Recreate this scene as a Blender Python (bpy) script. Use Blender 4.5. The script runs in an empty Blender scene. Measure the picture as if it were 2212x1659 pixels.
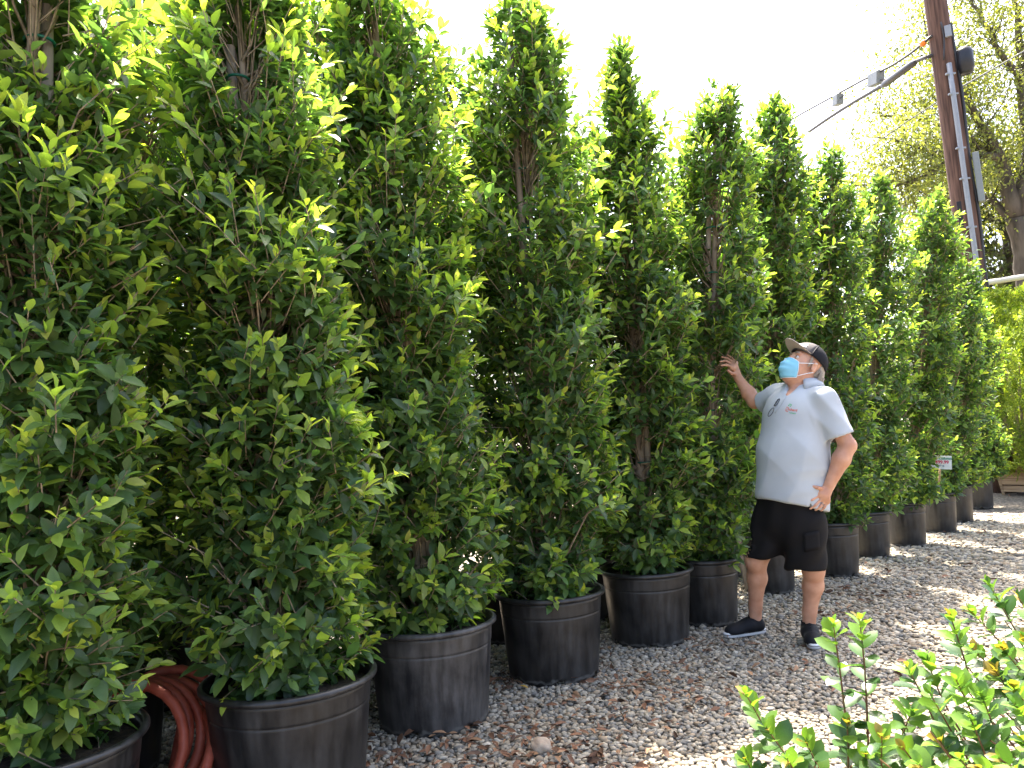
import bpy, math, random
import numpy as np
from math import sin, cos, pi, radians, degrees, hypot, atan2
from mathutils import Vector, Matrix
from mathutils.bvhtree import BVHTree

rng = np.random.default_rng(11)
random.seed(5)
SC = bpy.context.scene
COL = SC.collection

# ------------------------------------------------------------------ camera
CAM_H, PITCH, ROLL, FPX = 1.36, radians(4.0), radians(3.2), 1662.0   # FPX: focal length in pixels of a 2212 px wide picture
F_ = np.array([0, cos(PITCH), sin(PITCH)])
R0 = np.array([1.0, 0, 0])
U0 = np.cross(R0, F_)
R_ = R0 * cos(ROLL) - U0 * sin(ROLL)
U_ = R0 * sin(ROLL) + U0 * cos(ROLL)
CAMP = np.array([0, 0, CAM_H])
cam_d = bpy.data.cameras.new('camera')
cam = bpy.data.objects.new('camera', cam_d)
COL.objects.link(cam)
cam_d.sensor_width = 36
cam_d.lens = 36 * FPX / 2212
cam_d.clip_start, cam_d.clip_end = 0.05, 3000
cam.matrix_world = Matrix(((R_[0], U_[0], -F_[0], 0), (R_[1], U_[1], -F_[1], 0), (R_[2], U_[2], -F_[2], CAM_H), (0, 0, 0, 1)))
SC.camera = cam

# ------------------------------------------------------------------ sky, sun, exposure
SUN_EL, SUN_AZ = radians(66), radians(6)          # azimuth from +Y towards +X
world = bpy.data.worlds.new('World')
SC.world = world
world.use_nodes = True
wn, wl = world.node_tree.nodes, world.node_tree.links
bg = wn['Background']
sky = wn.new('ShaderNodeTexSky')
sky.sky_type = 'NISHITA'
sky.sun_disc = False
sky.sun_elevation = SUN_EL
sky.sun_rotation = SUN_AZ
sky.air_density = 0.8
sky.dust_density = 6.0
sky.ozone_density = 1.0
wl.new(sky.outputs[0], bg.inputs[0])
bg.inputs[1].default_value = 0.115
sun_d = bpy.data.lights.new('sun', 'SUN')
sun_d.energy = 4.3
sun_d.angle = radians(0.53)
sun_d.color = (1.0, 0.90, 0.76)
sun = bpy.data.objects.new('sun', sun_d)
COL.objects.link(sun)
to_sun = Vector((sin(SUN_AZ) * cos(SUN_EL), cos(SUN_AZ) * cos(SUN_EL), sin(SUN_EL)))
sun.rotation_euler = to_sun.to_track_quat('Z', 'Y').to_euler()
sun.location = to_sun * 40
vs = SC.view_settings
vs.view_transform = 'Standard'
vs.look = 'None'
vs.exposure = 2.8
vs.gamma = 1.0
SC.cycles.max_bounces = 12
SC.cycles.diffuse_bounces = 6
SC.cycles.transmission_bounces = 8
SC.cycles.transparent_max_bounces = 8
SC.cycles.use_denoising = True

# ------------------------------------------------------------------ helpers
def ray(x, y):
    return F_ * FPX + R_ * (x - 1106) + U_ * (829.5 - y)
def ground(x, y, z=0.0):
    d = ray(x, y)
    return CAMP + d * ((z - CAM_H) / d[2])
def at(x, y, Y):
    d = ray(x, y)
    return CAMP + d * (Y / d[1])
def project(P):
    d = np.asarray(P) - CAMP
    k = FPX / np.maximum(d @ F_, 1e-3)
    return 1106 + (d @ R_) * k, 829.5 - (d @ U_) * k
def z1(x, y):
    return (2050 + x / 3.318) / 1.35623, (950 + y / 3.318) / 1.35623
def z2(x, y):
    return (2050 + x / 2.765) / 1.35623, (1400 + y / 2.765) / 1.35623
def unit(v):
    v = np.asarray(v, float)
    return v / np.maximum(np.linalg.norm(v, axis=-1, keepdims=True), 1e-9)

def mesh_np(name, V, faces, tint=None, smooth=True):
    """faces: list of integer arrays (n,3) or (n,4)"""
    me = bpy.data.meshes.new(name)
    V = np.asarray(V, np.float32)
    faces = [np.asarray(f, np.int32) for f in faces if len(f)]
    loops = np.concatenate([f.ravel() for f in faces])
    sizes = np.concatenate([np.full(len(f), f.shape[1], np.int32) for f in faces])
    starts = np.concatenate([[0], np.cumsum(sizes)[:-1]]).astype(np.int32)
    me.vertices.add(len(V)); me.vertices.foreach_set('co', V.ravel())
    me.loops.add(len(loops)); me.loops.foreach_set('vertex_index', loops)
    me.polygons.add(len(sizes)); me.polygons.foreach_set('loop_start', starts)
    me.polygons.foreach_set('loop_total', sizes)
    me.polygons.foreach_set('use_smooth', np.full(len(sizes), smooth))
    if tint is not None:
        a = me.color_attributes.new('tint', 'FLOAT_COLOR', 'POINT')
        t4 = np.ones((len(V), 4), np.float32); t4[:, :3] = tint
        a.data.foreach_set('color', t4.ravel())
    me.update(calc_edges=True)
    return me
def link(name, me, mat=None, parent=None):
    o = bpy.data.objects.new(name, me)
    COL.objects.link(o)
    if mat is not None and me is not None and len(me.materials) == 0:
        me.materials.append(mat)
    if parent is not None:
        o.parent = parent
    return o
def obj(name, V, faces, mat, parent=None, tint=None, smooth=True):
    return link(name, mesh_np(name, V, faces, tint, smooth), mat, parent)
def empty(name, loc=(0, 0, 0)):
    o = bpy.data.objects.new(name, None)
    o.empty_display_size = 0.1
    COL.objects.link(o)
    o.location = loc
    return o
def tag(o, label=None, cat=None, group=None, kind=None):
    for k, v in (('label', label), ('category', cat), ('group', group), ('kind', kind)):
        if v:
            o[k] = v
    return o

class MB:
    """collects shapes into one mesh"""
    def __init__(s):
        s.V, s.Q, s.T, s.n, s.C = [], [], [], 0, []
    def add(s, V, Q=(), T=(), col=None):
        V = np.asarray(V, float)
        if len(Q): s.Q.append(np.asarray(Q) + s.n)
        if len(T): s.T.append(np.asarray(T) + s.n)
        s.V.append(V); s.n += len(V)
        s.C.append(np.tile(np.asarray(col if col is not None else (1, 1, 1), float), (len(V), 1)))
        return s
    def tube(s, pts, rad, k=6, cap=True, col=None, closed=False):
        P = np.asarray(pts, float); n = len(P)
        rad = np.broadcast_to(np.asarray(rad, float), (n,))
        if closed:
            T = unit(np.roll(P, -1, 0) - np.roll(P, 1, 0))
        else:
            T = unit(np.gradient(P, axis=0))
        ref = np.array([0, 0, 1.0]) if abs(T[0][2]) < 0.9 else np.array([1.0, 0, 0])
        a = unit(np.cross(T[0], ref)); A = []
        for i in range(n):
            a = unit(a - T[i] * (a @ T[i])); A.append(a)
        A = np.array(A); B = np.cross(T, A)
        ph = np.arange(k) * 2 * pi / k
        V = P[:, None] + rad[:, None, None] * (A[:, None] * np.cos(ph)[None, :, None] + B[:, None] * np.sin(ph)[None, :, None])
        V = V.reshape(-1, 3)
        m = n if closed else n - 1
        i, j = np.meshgrid(np.arange(m), np.arange(k), indexing='ij')
        i2 = (i + 1) % n; j2 = (j + 1) % k
        Q = np.stack([i * k + j, i * k + j2, i2 * k + j2, i2 * k + j], -1).reshape(-1, 4)
        T3 = []
        if cap and not closed:
            V = np.concatenate([V, P[:1], P[-1:]])
            c0, c1 = n * k, n * k + 1
            for j in range(k):
                T3.append((c0, (j + 1) % k, j)); T3.append((c1, (n - 1) * k + j, (n - 1) * k + (j + 1) % k))
        return s.add(V, Q, T3, col)
    def lathe(s, prof, k=40, c=(0, 0, 0), col=None):
        prof = np.asarray(prof, float); n = len(prof)
        ph = np.arange(k) * 2 * pi / k
        V = np.stack([prof[:, 0][:, None] * np.cos(ph), prof[:, 0][:, None] * np.sin(ph), np.repeat(prof[:, 1][:, None], k, 1)], -1).reshape(-1, 3) + np.asarray(c)
        i, j = np.meshgrid(np.arange(n - 1), np.arange(k), indexing='ij'); j2 = (j + 1) % k
        Q = np.stack([i * k + j, i * k + j2, (i + 1) * k + j2, (i + 1) * k + j], -1).reshape(-1, 4)
        return s.add(V, Q, (), col)
    def box(s, c, size, M=None, col=None):
        g = np.array([(x, y, z) for x in (-.5, .5) for y in (-.5, .5) for z in (-.5, .5)]) * np.asarray(size)
        if M is not None: g = g @ np.asarray(M).T
        Q = [(0, 1, 3, 2), (4, 6, 7, 5), (0, 4, 5, 1), (2, 3, 7, 6), (0, 2, 6, 4), (1, 5, 7, 3)]
        return s.add(g + np.asarray(c), Q, (), col)
    def build(s, name, mat, parent=None, smooth=True, tint=False):
        f = []
        if s.Q: f.append(np.concatenate(s.Q))
        if s.T: f.append(np.concatenate(s.T))
        return obj(name, np.concatenate(s.V), f, mat, parent, np.concatenate(s.C) if tint else None, smooth)

def bevel(o, w=0.004, seg=2):
    m = o.modifiers.new('bevel', 'BEVEL'); m.width = w; m.segments = seg; m.limit_method = 'ANGLE'
    return o

# ------------------------------------------------------------------ materials
def mat_new(name):
    m = bpy.data.materials.new(name); m.use_nodes = True
    return m, m.node_tree.nodes, m.node_tree.links, m.node_tree.nodes['Principled BSDF']
def mat_noise(name, c1, c2, scale=8, rough=0.6, bump=0.0, bscale=60, spec=0.4, detail=6, stretch=None, pos=(0.35, 0.65)):
    m, N, L, B = mat_new(name)
    tc = N.new('ShaderNodeTexCoord')
    src = tc.outputs['Object']
    if stretch:
        mp = N.new('ShaderNodeMapping'); mp.inputs['Scale'].default_value = stretch
        L.new(src, mp.inputs[0]); src = mp.outputs[0]
    n = N.new('ShaderNodeTexNoise'); n.inputs['Scale'].default_value = scale; n.inputs['Detail'].default_value = detail
    L.new(src, n.inputs['Vector'])
    r = N.new('ShaderNodeValToRGB')
    r.color_ramp.elements[0].color = (*c1, 1); r.color_ramp.elements[1].color = (*c2, 1)
    r.color_ramp.elements[0].position, r.color_ramp.elements[1].position = pos
    L.new(n.outputs['Fac'], r.inputs[0]); L.new(r.outputs[0], B.inputs['Base Color'])
    B.inputs['Roughness'].default_value = rough
    B.inputs['Specular IOR Level'].default_value = spec
    if bump:
        n2 = N.new('ShaderNodeTexNoise'); n2.inputs['Scale'].default_value = bscale; n2.inputs['Detail'].default_value = 5
        L.new(src, n2.inputs['Vector'])
        b = N.new('ShaderNodeBump'); b.inputs['Strength'].default_value = bump; b.inputs['Distance'].default_value = 0.01
        L.new(n2.outputs['Fac'], b.inputs['Height']); L.new(b.outputs[0], B.inputs['Normal'])
    return m
def mat_leaf(name, trans=0.48, rough=0.38, tr_mul=(1.95, 2.05, 0.7), spec=0.5):
    m, N, L, B = mat_new(name)
    a = N.new('ShaderNodeAttribute'); a.attribute_name = 'tint'
    tc = N.new('ShaderNodeTexCoord')
    n = N.new('ShaderNodeTexNoise'); n.inputs['Scale'].default_value = 30; n.inputs['Detail'].default_value = 3
    L.new(tc.outputs['Object'], n.inputs['Vector'])
    mr = N.new('ShaderNodeMapRange'); mr.inputs['To Min'].default_value = 0.75; mr.inputs['To Max'].default_value = 1.25
    L.new(n.outputs['Fac'], mr.inputs['Value'])
    v = N.new('ShaderNodeVectorMath'); v.operation = 'SCALE'
    L.new(a.outputs['Color'], v.inputs[0]); L.new(mr.outputs[0], v.inputs['Scale'])
    L.new(v.outputs[0], B.inputs['Base Color'])
    B.inputs['Roughness'].default_value = rough
    B.inputs['Specular IOR Level'].default_value = spec
    t = N.new('ShaderNodeBsdfTranslucent')
    v2 = N.new('ShaderNodeVectorMath'); v2.operation = 'MULTIPLY'; v2.inputs[1].default_value = tr_mul
    L.new(v.outputs[0], v2.inputs[0]); L.new(v2.outputs[0], t.inputs[0])
    mx = N.new('ShaderNodeMixShader'); mx.inputs[0].default_value = trans
    L.new(B.outputs[0], mx.inputs[1]); L.new(t.outputs[0], mx.inputs[2])
    L.new(mx.outputs[0], N['Material Output'].inputs[0])
    return m
def mat_tint(name, rough=0.8, spec=0.3, bump=0.0, bscale=40):
    m, N, L, B = mat_new(name)
    a = N.new('ShaderNodeAttribute'); a.attribute_name = 'tint'
    tc = N.new('ShaderNodeTexCoord')
    n = N.new('ShaderNodeTexNoise'); n.inputs['Scale'].default_value = bscale * 2; n.inputs['Detail'].default_value = 4
    L.new(tc.outputs['Object'], n.inputs['Vector'])
    mr = N.new('ShaderNodeMapRange'); mr.inputs['To Min'].default_value = 0.72; mr.inputs['To Max'].default_value = 1.28
    L.new(n.outputs['Fac'], mr.inputs['Value'])
    v = N.new('ShaderNodeVectorMath'); v.operation = 'SCALE'
    L.new(a.outputs['Color'], v.inputs[0]); L.new(mr.outputs[0], v.inputs['Scale'])
    L.new(v.outputs[0], B.inputs['Base Color'])
    B.inputs['Roughness'].default_value = rough; B.inputs['Specular IOR Level'].default_value = spec
    if bump:
        b = N.new('ShaderNodeBump'); b.inputs['Strength'].default_value = bump; b.inputs['Distance'].default_value = 0.004
        L.new(n.outputs['Fac'], b.inputs['Height']); L.new(b.outputs[0], B.inputs['Normal'])
    return m
def mat_plain(name, c, rough=0.5, spec=0.4, metal=0.0):
    m, N, L, B = mat_new(name)
    tc = N.new('ShaderNodeTexCoord')
    n = N.new('ShaderNodeTexNoise'); n.inputs['Scale'].default_value = 25; n.inputs['Detail'].default_value = 4
    L.new(tc.outputs['Object'], n.inputs['Vector'])
    r = N.new('ShaderNodeValToRGB')
    r.color_ramp.elements[0].color = (*[x * 0.85 for x in c], 1); r.color_ramp.elements[1].color = (*[min(1, x * 1.12) for x in c], 1)
    L.new(n.outputs['Fac'], r.inputs[0]); L.new(r.outputs[0], B.inputs['Base Color'])
    B.inputs['Roughness'].default_value = rough; B.inputs['Specular IOR Level'].default_value = spec; B.inputs['Metallic'].default_value = metal
    return m

def mat_pot(dust=1.0):
    m, N, L, B = mat_new('black_plastic_pot')
    tc = N.new('ShaderNodeTexCoord')
    n = N.new('ShaderNodeTexNoise'); n.inputs['Scale'].default_value = 5; n.inputs['Detail'].default_value = 7; n.inputs['Roughness'].default_value = 0.65
    L.new(tc.outputs['Object'], n.inputs['Vector'])
    mp = N.new('ShaderNodeMapping'); mp.inputs['Scale'].default_value = (14, 14, 2.2)
    L.new(tc.outputs['Object'], mp.inputs[0])
    n2 = N.new('ShaderNodeTexNoise'); n2.inputs['Scale'].default_value = 2.0; n2.inputs['Detail'].default_value = 8
    L.new(mp.outputs[0], n2.inputs['Vector'])
    ad = N.new('ShaderNodeMath'); ad.operation = 'MULTIPLY'
    L.new(n.outputs['Fac'], ad.inputs[0]); L.new(n2.outputs['Fac'], ad.inputs[1])
    # mineral crust near the foot of the pot (wear with its own shape)
    sep = N.new('ShaderNodeSeparateXYZ'); L.new(tc.outputs['Object'], sep.inputs[0])
    n3 = N.new('ShaderNodeTexNoise'); n3.inputs['Scale'].default_value = 22; n3.inputs['Detail'].default_value = 6
    L.new(tc.outputs['Object'], n3.inputs['Vector'])
    zz = N.new('ShaderNodeMath'); zz.operation = 'MULTIPLY_ADD'; zz.inputs[1].default_value = 0.07; 
    L.new(n3.outputs['Fac'], zz.inputs[0]); L.new(sep.outputs['Z'], zz.inputs[2])
    cr = N.new('ShaderNodeValToRGB'); e = cr.color_ramp.elements
    e[0].position = 0.052; e[0].color = (0, 0, 0, 1); e[1].position = 0.058; e[1].color = (1, 1, 1, 1)
    e2 = cr.color_ramp.elements.new(0.066); e2.color = (0.7, 0.7, 0.7, 1)
    e3 = cr.color_ramp.elements.new(0.075); e3.color = (0, 0, 0, 1)
    L.new(zz.outputs[0], cr.inputs[0])
    r = N.new('ShaderNodeValToRGB')
    r.color_ramp.elements[0].color = (0.008 * dust, 0.008 * dust, 0.0085 * dust, 1); r.color_ramp.elements[0].position = 0.16
    r.color_ramp.elements[1].color = (0.042 * dust, 0.040 * dust, 0.038 * dust, 1); r.color_ramp.elements[1].position = 0.42
    L.new(ad.outputs[0], r.inputs[0])
    mx = N.new('ShaderNodeMix'); mx.data_type = 'RGBA'
    mu = N.new('ShaderNodeMath'); mu.operation = 'MULTIPLY'; mu.inputs[1].default_value = 0.5
    L.new(cr.outputs[0], mu.inputs[0]); L.new(mu.outputs[0], mx.inputs[0])
    L.new(r.outputs[0], mx.inputs[6]); mx.inputs[7].default_value = (0.2, 0.19, 0.17, 1)
    L.new(mx.outputs[2], B.inputs['Base Color'])
    rr = N.new('ShaderNodeMapRange'); rr.inputs['To Min'].default_value = 0.27; rr.inputs['To Max'].default_value = 0.6
    rr.inputs['From Min'].default_value = 0.1; rr.inputs['From Max'].default_value = 0.45
    L.new(ad.outputs[0], rr.inputs['Value']); L.new(rr.outputs[0], B.inputs['Roughness'])
    b = N.new('ShaderNodeBump'); b.inputs['Strength'].default_value = 0.15; b.inputs['Distance'].default_value = 0.01
    L.new(n.outputs['Fac'], b.inputs['Height']); L.new(b.outputs[0], B.inputs['Normal'])
    return m

M = {}
M['leaf'] = mat_leaf('ficus_leaf')
M['far_leaf'] = mat_leaf('far_leaf', trans=0.4, rough=0.5, tr_mul=(1.9, 1.85, .6))
M['shrub_leaf'] = mat_leaf('shrub_leaf', trans=0.35, rough=0.27, spec=0.5)
M['twig'] = mat_noise('twig_bark', (0.16, 0.12, 0.08), (0.36, 0.28, 0.19), 30, 0.8)
M['trunk'] = mat_noise('ficus_bark', (0.18, 0.14, 0.10), (0.38, 0.30, 0.23), 12, 0.85, 0.4, 40, stretch=(1, 1, .25))
M['stake'] = mat_noise('weathered_stake', (0.20, 0.16, 0.12), (0.40, 0.33, 0.26), 10, 0.85, 0.3, 50, stretch=(2, 2, .2))
M['tape'] = mat_plain('green_tie_tape', (0.01, 0.14, 0.09), 0.4)
M['pot'] = mat_pot()
M['pot_dusty'] = mat_pot(2.3)
M['soil'] = mat_noise('potting_soil', (0.012, 0.009, 0.006), (0.06, 0.04, 0.025), 40, 0.95, 0.8, 120)
M['stone'] = mat_tint('gravel_stone', 0.75, 0.25)
M['litter'] = mat_tint('dead_leaf', 0.7, 0.3)
M['hose'] = mat_noise('red_rubber_hose', (0.30, 0.055, 0.03), (0.42, 0.10, 0.06), 14, 0.5, 0.08, 90)
M['pole'] = mat_noise('creosoted_pole', (0.05, 0.026, 0.018), (0.14, 0.078, 0.056), 9, 0.85, 0.5, 30, stretch=(3, 3, .18))
M['galv'] = mat_plain('galvanised_metal', (0.25, 0.27, 0.29), 0.5, 0.5, 0.3)
M['grey_box'] = mat_plain('grey_enclosure', (0.19, 0.215, 0.22), 0.5)
M['black_plastic'] = mat_plain('black_plastic', (0.018, 0.02, 0.026), 0.4)
M['cable'] = mat_plain('black_cable', (0.03, 0.03, 0.032), 0.5)
M['orange'] = mat_plain('orange_marker', (0.7, 0.2, 0.02), 0.5)
M['bark'] = mat_noise('grey_tree_bark', (0.05, 0.042, 0.034), (0.13, 0.11, 0.09), 6, 0.9, 0.6, 20, stretch=(1, 1, .3))
M['wood_box'] = mat_noise('box_planks', (0.22, 0.14, 0.08), (0.42, 0.29, 0.17), 7, 0.8, 0.3, 40, stretch=(.25, .25, 4))
M['white_pipe'] = mat_plain('white_pipe', (0.62, 0.58, 0.5), 0.5)

# ------------------------------------------------------------------ ground
def mat_ground():
    m, N, L, B = mat_new('gravel_bed')
    tc = N.new('ShaderNodeTexCoord')
    vo = N.new('ShaderNodeTexVoronoi'); vo.inputs['Scale'].default_value = 34
    L.new(tc.outputs['Object'], vo.inputs['Vector'])
    ns = N.new('ShaderNodeTexNoise'); ns.inputs['Scale'].default_value = 0.9; ns.inputs['Detail'].default_value = 6
    L.new(tc.outputs['Object'], ns.inputs['Vector'])
    cr = N.new('ShaderNodeValToRGB'); e = cr.color_ramp.elements
    e[0].position = 0.0; e[0].color = (0.11, 0.095, 0.075, 1); e[1].position = 1.0; e[1].color = (0.36, 0.30, 0.22, 1)
    k = e.new(0.5); k.color = (0.22, 0.185, 0.14, 1)
    sp = N.new('ShaderNodeSeparateColor'); L.new(vo.outputs['Color'], sp.inputs[0]); L.new(sp.outputs[0], cr.inputs[0])
    dk = N.new('ShaderNodeMapRange'); dk.inputs['From Min'].default_value = 0.2; dk.inputs['From Max'].default_value = 0.7
    dk.inputs['To Min'].default_value = 1.05; dk.inputs['To Max'].default_value = 0.35
    L.new(vo.outputs['Distance'], dk.inputs['Value'])
    v = N.new('ShaderNodeVectorMath'); v.operation = 'SCALE'; L.new(cr.outputs[0], v.inputs[0]); L.new(dk.outputs[0], v.inputs['Scale'])
    L.new(v.outputs[0], B.inputs['Base Color'])
    B.inputs['Roughness'].default_value = 0.85
    b = N.new('ShaderNodeBump'); b.invert = True; b.inputs['Strength'].default_value = 0.9; b.inputs['Distance'].default_value = 0.02
    L.new(vo.outputs['Distance'], b.inputs['Height']); L.new(b.outputs[0], B.inputs['Normal'])
    return m
S = 1500
gr = obj('ground', [(-S, -S, 0), (S, -S, 0), (S, S, 0), (-S, S, 0)], [[(0, 1, 2, 3)]], mat_ground(), smooth=False)
tag(gr, 'gravel yard ground', 'ground', kind='structure')

# row of pots: u runs along the row, nrm points from the row towards the open yard
AZR = radians(44)
u_row = np.array([sin(AZR), cos(AZR), 0]); n_row = np.array([u_row[1], -u_row[0], 0])

def icosphere():
    t = (1 + 5 ** .5) / 2
    V = unit(np.array([(-1, t, 0), (1, t, 0), (-1, -t, 0), (1, -t, 0), (0, -1, t), (0, 1, t), (0, -1, -t), (0, 1, -t), (t, 0, -1), (t, 0, 1), (-t, 0, -1), (-t, 0, 1)]))
    T = np.array([(0, 11, 5), (0, 5, 1), (0, 1, 7), (0, 7, 10), (0, 10, 11), (1, 5, 9), (5, 11, 4), (11, 10, 2), (10, 7, 6), (7, 1, 8), (3, 9, 4), (3, 4, 2), (3, 2, 6), (3, 6, 8), (3, 8, 9), (4, 9, 5), (2, 4, 11), (6, 2, 10), (8, 6, 7), (9, 8, 1)])
    return V, T
def gravel():
    pts = []
    for (d0, d1, sp) in ((2.2, 5.2, 0.0235), (5.2, 8.0, 0.029), (8.0, 12.0, 0.042)):
        xs = np.arange(-3, 9.5, sp); ys = np.arange(1.8, 12.5, sp)
        X, Y = np.meshgrid(xs, ys); P = np.stack([X.ravel(), Y.ravel(), np.zeros(X.size)], -1)
        P[:, :2] += rng.uniform(-.5, .5, (len(P), 2)) * sp
        d = np.hypot(P[:, 0], P[:, 1]); px, py = project(P); nn = P @ n_row
        k = (d > d0) & (d <= d1) & (px > -60) & (px < 2420) & (py < 1760) & (nn > (-4.2 if d1 < 6 else -3.55))
        P = P[k]
        pts.append((P, np.full(len(P), sp)))
    P = np.concatenate([p for p, _ in pts]); sp = np.concatenate([s for _, s in pts])
    n = len(P)
    V0, T0 = icosphere()
    size = sp * rng.uniform(0.42, 0.74, n) * np.where(rng.random(n) < .06, 1.4, 1)
    sc = np.stack([size * rng.uniform(1.0, 1.55, n), size * rng.uniform(.75, 1.05, n), size * rng.uniform(.45, .8, n)], -1)
    jit = 1 + rng.uniform(-.2, .2, (n, 12, 1))
    V = V0[None] * jit * sc[:, None]
    a = rng.uniform(0, 2 * pi, n); tl = rng.normal(0, .3, n)
    ca, sa, ct, st = np.cos(a), np.sin(a), np.cos(tl), np.sin(tl)
    y, z = V[..., 1] * ct[:, None] - V[..., 2] * st[:, None], V[..., 1] * st[:, None] + V[..., 2] * ct[:, None]
    x = V[..., 0]
    V = np.stack([x * ca[:, None] - y * sa[:, None], x * sa[:, None] + y * ca[:, None], z], -1)
    P[:, 2] = 0.002 + size * rng.uniform(0.1, 0.55, n)
    V += P[:, None]
    pal = np.array([(.42, .40, .36), (.30, .30, .29), (.50, .46, .39), (.56, .53, .47), (.36, .31, .25), (.22, .22, .22), (.46, .38, .29), (.27, .24, .20), (.62, .60, .55)])
    w = np.array([.2, .16, .16, .10, .12, .09, .08, .06, .03]); w = w / w.sum()
    c = pal[rng.choice(len(pal), n, p=w)] * rng.uniform(.8, 1.15, (n, 1)) * np.array([.68, .64, .56])
    F = (T0[None] + (np.arange(n) * 12)[:, None, None]).reshape(-1, 3)
    o = obj('gravel', V.reshape(-1, 3), [F], M['stone'], None, np.repeat(c, 12, 0))
    tag(o, 'loose pale grey and tan gravel stones covering the yard', 'gravel', kind='stuff')
    return n
n_stones = gravel()

# ------------------------------------------------------------------ leaves
def leaf_template(w=0.21, fold=0.35, curl=0.25, rows=3, tipw=0.5):
    """unit leaf along +Y, lateral X, upper side +Z; half width w at the middle"""
    if rows == 3:
        ts, ws = (0.22, 0.52, 0.80), (0.66, 1.0, tipw * 1.25)
    elif rows == 2:
        ts, ws = (0.33, 0.70), (0.92, 0.85)
    else:
        ts, ws = (0.5,), (1.0,)
    zc = lambda t: -curl * (t - 0.15) ** 2
    V = [(0, 0, 0)]
    for t, ww in zip(ts, ws):
        h = ww * w
        V += [(-h * cos(fold), t, zc(t) + h * sin(fold)), (0, t, zc(t)), (h * cos(fold), t, zc(t) + h * sin(fold))]
    V.append((0, 1, zc(1)))
    T = [(0, 2, 1), (0, 3, 2)]; Q = []
    for r in range(rows - 1):
        a, b = 1 + 3 * r, 4 + 3 * r
        Q += [(a, a + 1, b + 1, b), (a + 1, a + 2, b + 2, b + 1)]
    e = 1 + 3 * (rows - 1); tip = len(V) - 1
    T += [(e, e + 1, tip), (e + 1, e + 2, tip)]
    return np.array(V, float), np.array(T), np.array(Q).reshape(-1, 4)
def templates(rows, wr=(0.22, 0.285)):
    r = random.Random(3)
    return [leaf_template(r.uniform(*wr), r.uniform(.15, .5), r.uniform(.0, .45), rows) for _ in range(6)]
TPL = {3: templates(3), 2: templates(2), 1: templates(1)}
ROUND = [leaf_template(w, f, c, 3, 0.62) for w, f, c in ((.31, .2, .2), (.34, .3, .1), (.29, .35, .35), (.33, .1, .3))]

def leaves_mesh(pos, xd, yd, zd, length, tint, tpls, which):
    Vs, Ts, Qs, Cs, n0 = [], [], [], [], 0
    for k, (V0, T0, Q0) in enumerate(tpls):
        s = which == k
        n = int(s.sum())
        if not n: continue
        L = length[s][:, None, None]
        V = pos[s][:, None] + L * (V0[None, :, :1] * xd[s][:, None] + V0[None, :, 1:2] * yd[s][:, None] + V0[None, :, 2:] * zd[s][:, None])
        m = len(V0); off = (np.arange(n) * m)[:, None, None] + n0
        Ts.append((T0[None] + off).reshape(-1, 3))
        if len(Q0): Qs.append((Q0[None] + off).reshape(-1, 4))
        Vs.append(V.reshape(-1, 3)); Cs.append(np.repeat(tint[s], m, 0)); n0 += n * m
    f = [np.concatenate(Ts)] + ([np.concatenate(Qs)] if Qs else [])
    return np.concatenate(Vs), f, np.concatenate(Cs)
def leaf_frames(yd, up):
    yd = unit(yd); z = unit(up - (up * yd).sum(-1, keepdims=True) * yd)
    return np.cross(yd, z), yd, z

# tint palette for ficus (mature, mid, bright, young)
PAL = np.array([(.062, .113, .047), (.090, .160, .056), (.132, .218, .062), (.23, .33, .066), (.36, .43, .08)])
LEAF_MESH = {}
def leaf_data(k, c, tpls, mat, key):
    q = (key, k, c)
    if q not in LEAF_MESH:
        V, T, Q = tpls[k]
        me = mesh_np('leaf', V, [T, Q], np.tile(PALS[key][c], (len(V), 1)))
        me.materials.append(mat)
        LEAF_MESH[q] = me
    return LEAF_MESH[q]
PALS = {'ficus': PAL}

YM = 4.86
def J(zf, x, y, Y): return at(*zf(x, y), Y)
HAND_Y = YM + .36
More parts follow.
